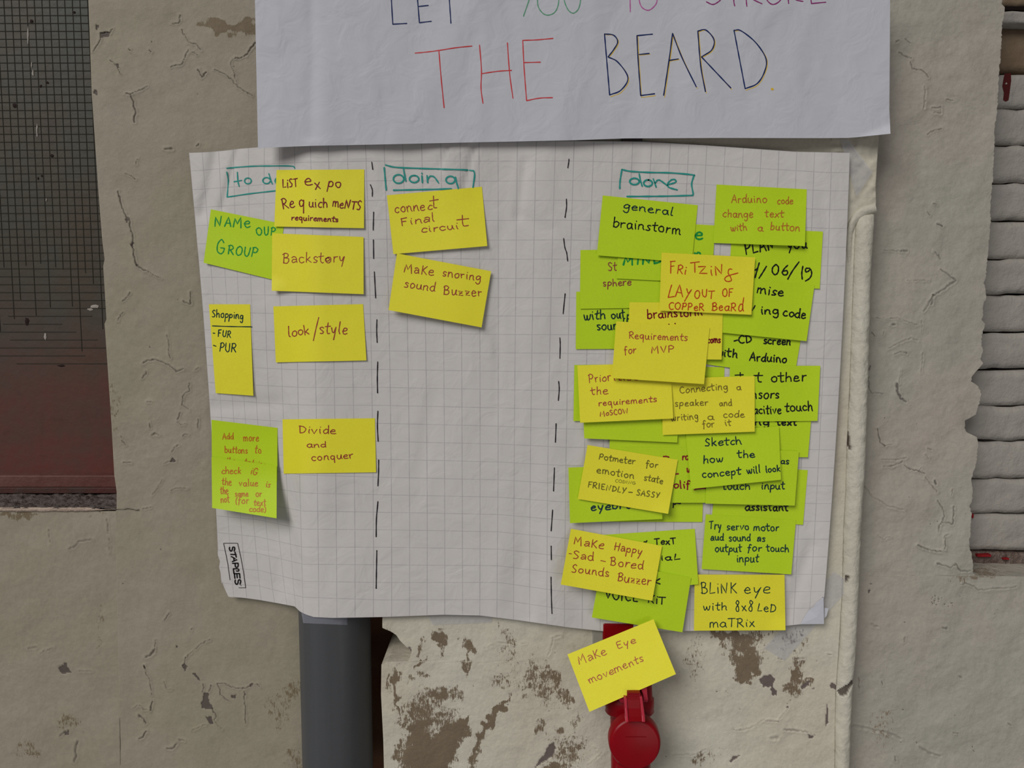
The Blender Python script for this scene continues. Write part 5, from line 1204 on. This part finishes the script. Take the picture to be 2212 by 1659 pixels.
    strip('hinge_rib', [(1348.5, 1354.5, 1508, -.072), (1350, 1355.5, 1530, -.076), (1351.5, 1357, 1548, -.081), (1351, 1358, 1560, -.085)], R2, .012)
    strip('hinge_rib', [(1382, 1387.5, 1505, -.072), (1384, 1390, 1525, -.076), (1386.5, 1393, 1546, -.081), (1387, 1394, 1560, -.085)], R2, .012)
    for k in range(4): strip('grip_ridge', [(1356, 1381, 1496.5 + k * 4.2, -.0716), (1356, 1381, 1498 + k * 4.2, -.0716)], R_, .002)
    strip('latch', [(1382, 1397, 1482, -.060), (1389, 1398.5, 1500, -.060), (1390, 1400, 1512, -.060), (1388, 1399, 1517, -.057)], R2, .012)
    strip('latch', [(1335, 1352, 1500, -.060), (1338, 1350, 1514, -.060), (1341, 1349, 1519, -.058)], R2, .01)
    return r
socket()
# the note gripped by the hinge
note('yellow', [(1225.8, 1413.6), (1411.6, 1337.6), (1460.1, 1456.3), (1273.2, 1537.7)], 'yellow note reading Make Eye movements, clamped in the red socket', GN,
     [((180, 92, 64), 1.9, [('M\u03b1\u03bae', 1250.9, 1436, 1311.2, 1413, 11), ('Eye', 1333.6, 1401.4, 1374, 1388.9, 8.5), ('movements', 1274.6, 1477, 1391.2, 1427, 9.5)])], absY=(-.030, -.0645, .004))

# ------------------------------------------------------------------ clear tape
def tape_mat():
    t = NT('clear_tape'); t.col(srgb(196, 198, 214)); t.rough(.25); t.b.inputs['Alpha'].default_value = .26; t.b.inputs['Specular IOR Level'].default_value = .5
    t.norm(t.bump(t.noise(t.coord('Object'), 120, 3), .0008)); return t.m
TP = tape_mat()
def tape(pts, dep, label, nx=24):
    q = pts; U, V_ = np.meshgrid(np.linspace(0, 1, nx), np.linspace(0, 1, 6)); Q = bil(q, U, V_)
    o = mesh('clear_tape', at(Q[..., 0], Q[..., 1], dep(Q[..., 0], Q[..., 1])).reshape(-1, 3), gridfaces(6, nx), TP, smooth=True)
    tag(o, label, 'tape', 'clear tape strips holding the sheet'); return o
def dpipe(px, py):
    # wraps round the pipe
    X = at(px, py, PF)[..., 0]; k = np.clip((X - PCX) / (PR * 1.02), -.98, .98); return PYC - (PR + .0009) * np.sqrt(1 - k * k)
tape([(650, 1318), (772, 1322), (768, 1351), (655, 1346)], dpipe, 'clear tape strip wrapped round the grey pipe', 40)
db = lambda px, py: np.full(np.shape(px), YB - .0014)
tape([(922, 1322), (1065, 1322), (1062, 1345), (934, 1350)], db, 'clear tape strip below the sheet right of the pipe')
tape([(1650, 1400), (1802, 1235), (1842, 1262), (1695, 1427)], lambda px, py: np.full(np.shape(px), YB - .0018), 'long diagonal clear tape strip at the sheet lower right corner')
tape([(1815, 300), (1832, 300), (1885, 372), (1850, 425)], lambda px, py: np.full(np.shape(px), YB - .0055), 'diagonal clear tape at the sheet upper right corner')
# dark metal conduit end just visible between poster and sheet
o = boxpx('metal_conduit', 1345, 1388, 200, 306, -.0035, .003, plain('dark_metal', srgb(62, 50, 50), .4, .5)); tag(o, 'dark metal conduit end between poster and squared sheet', 'conduit'); bevel(o, .001)
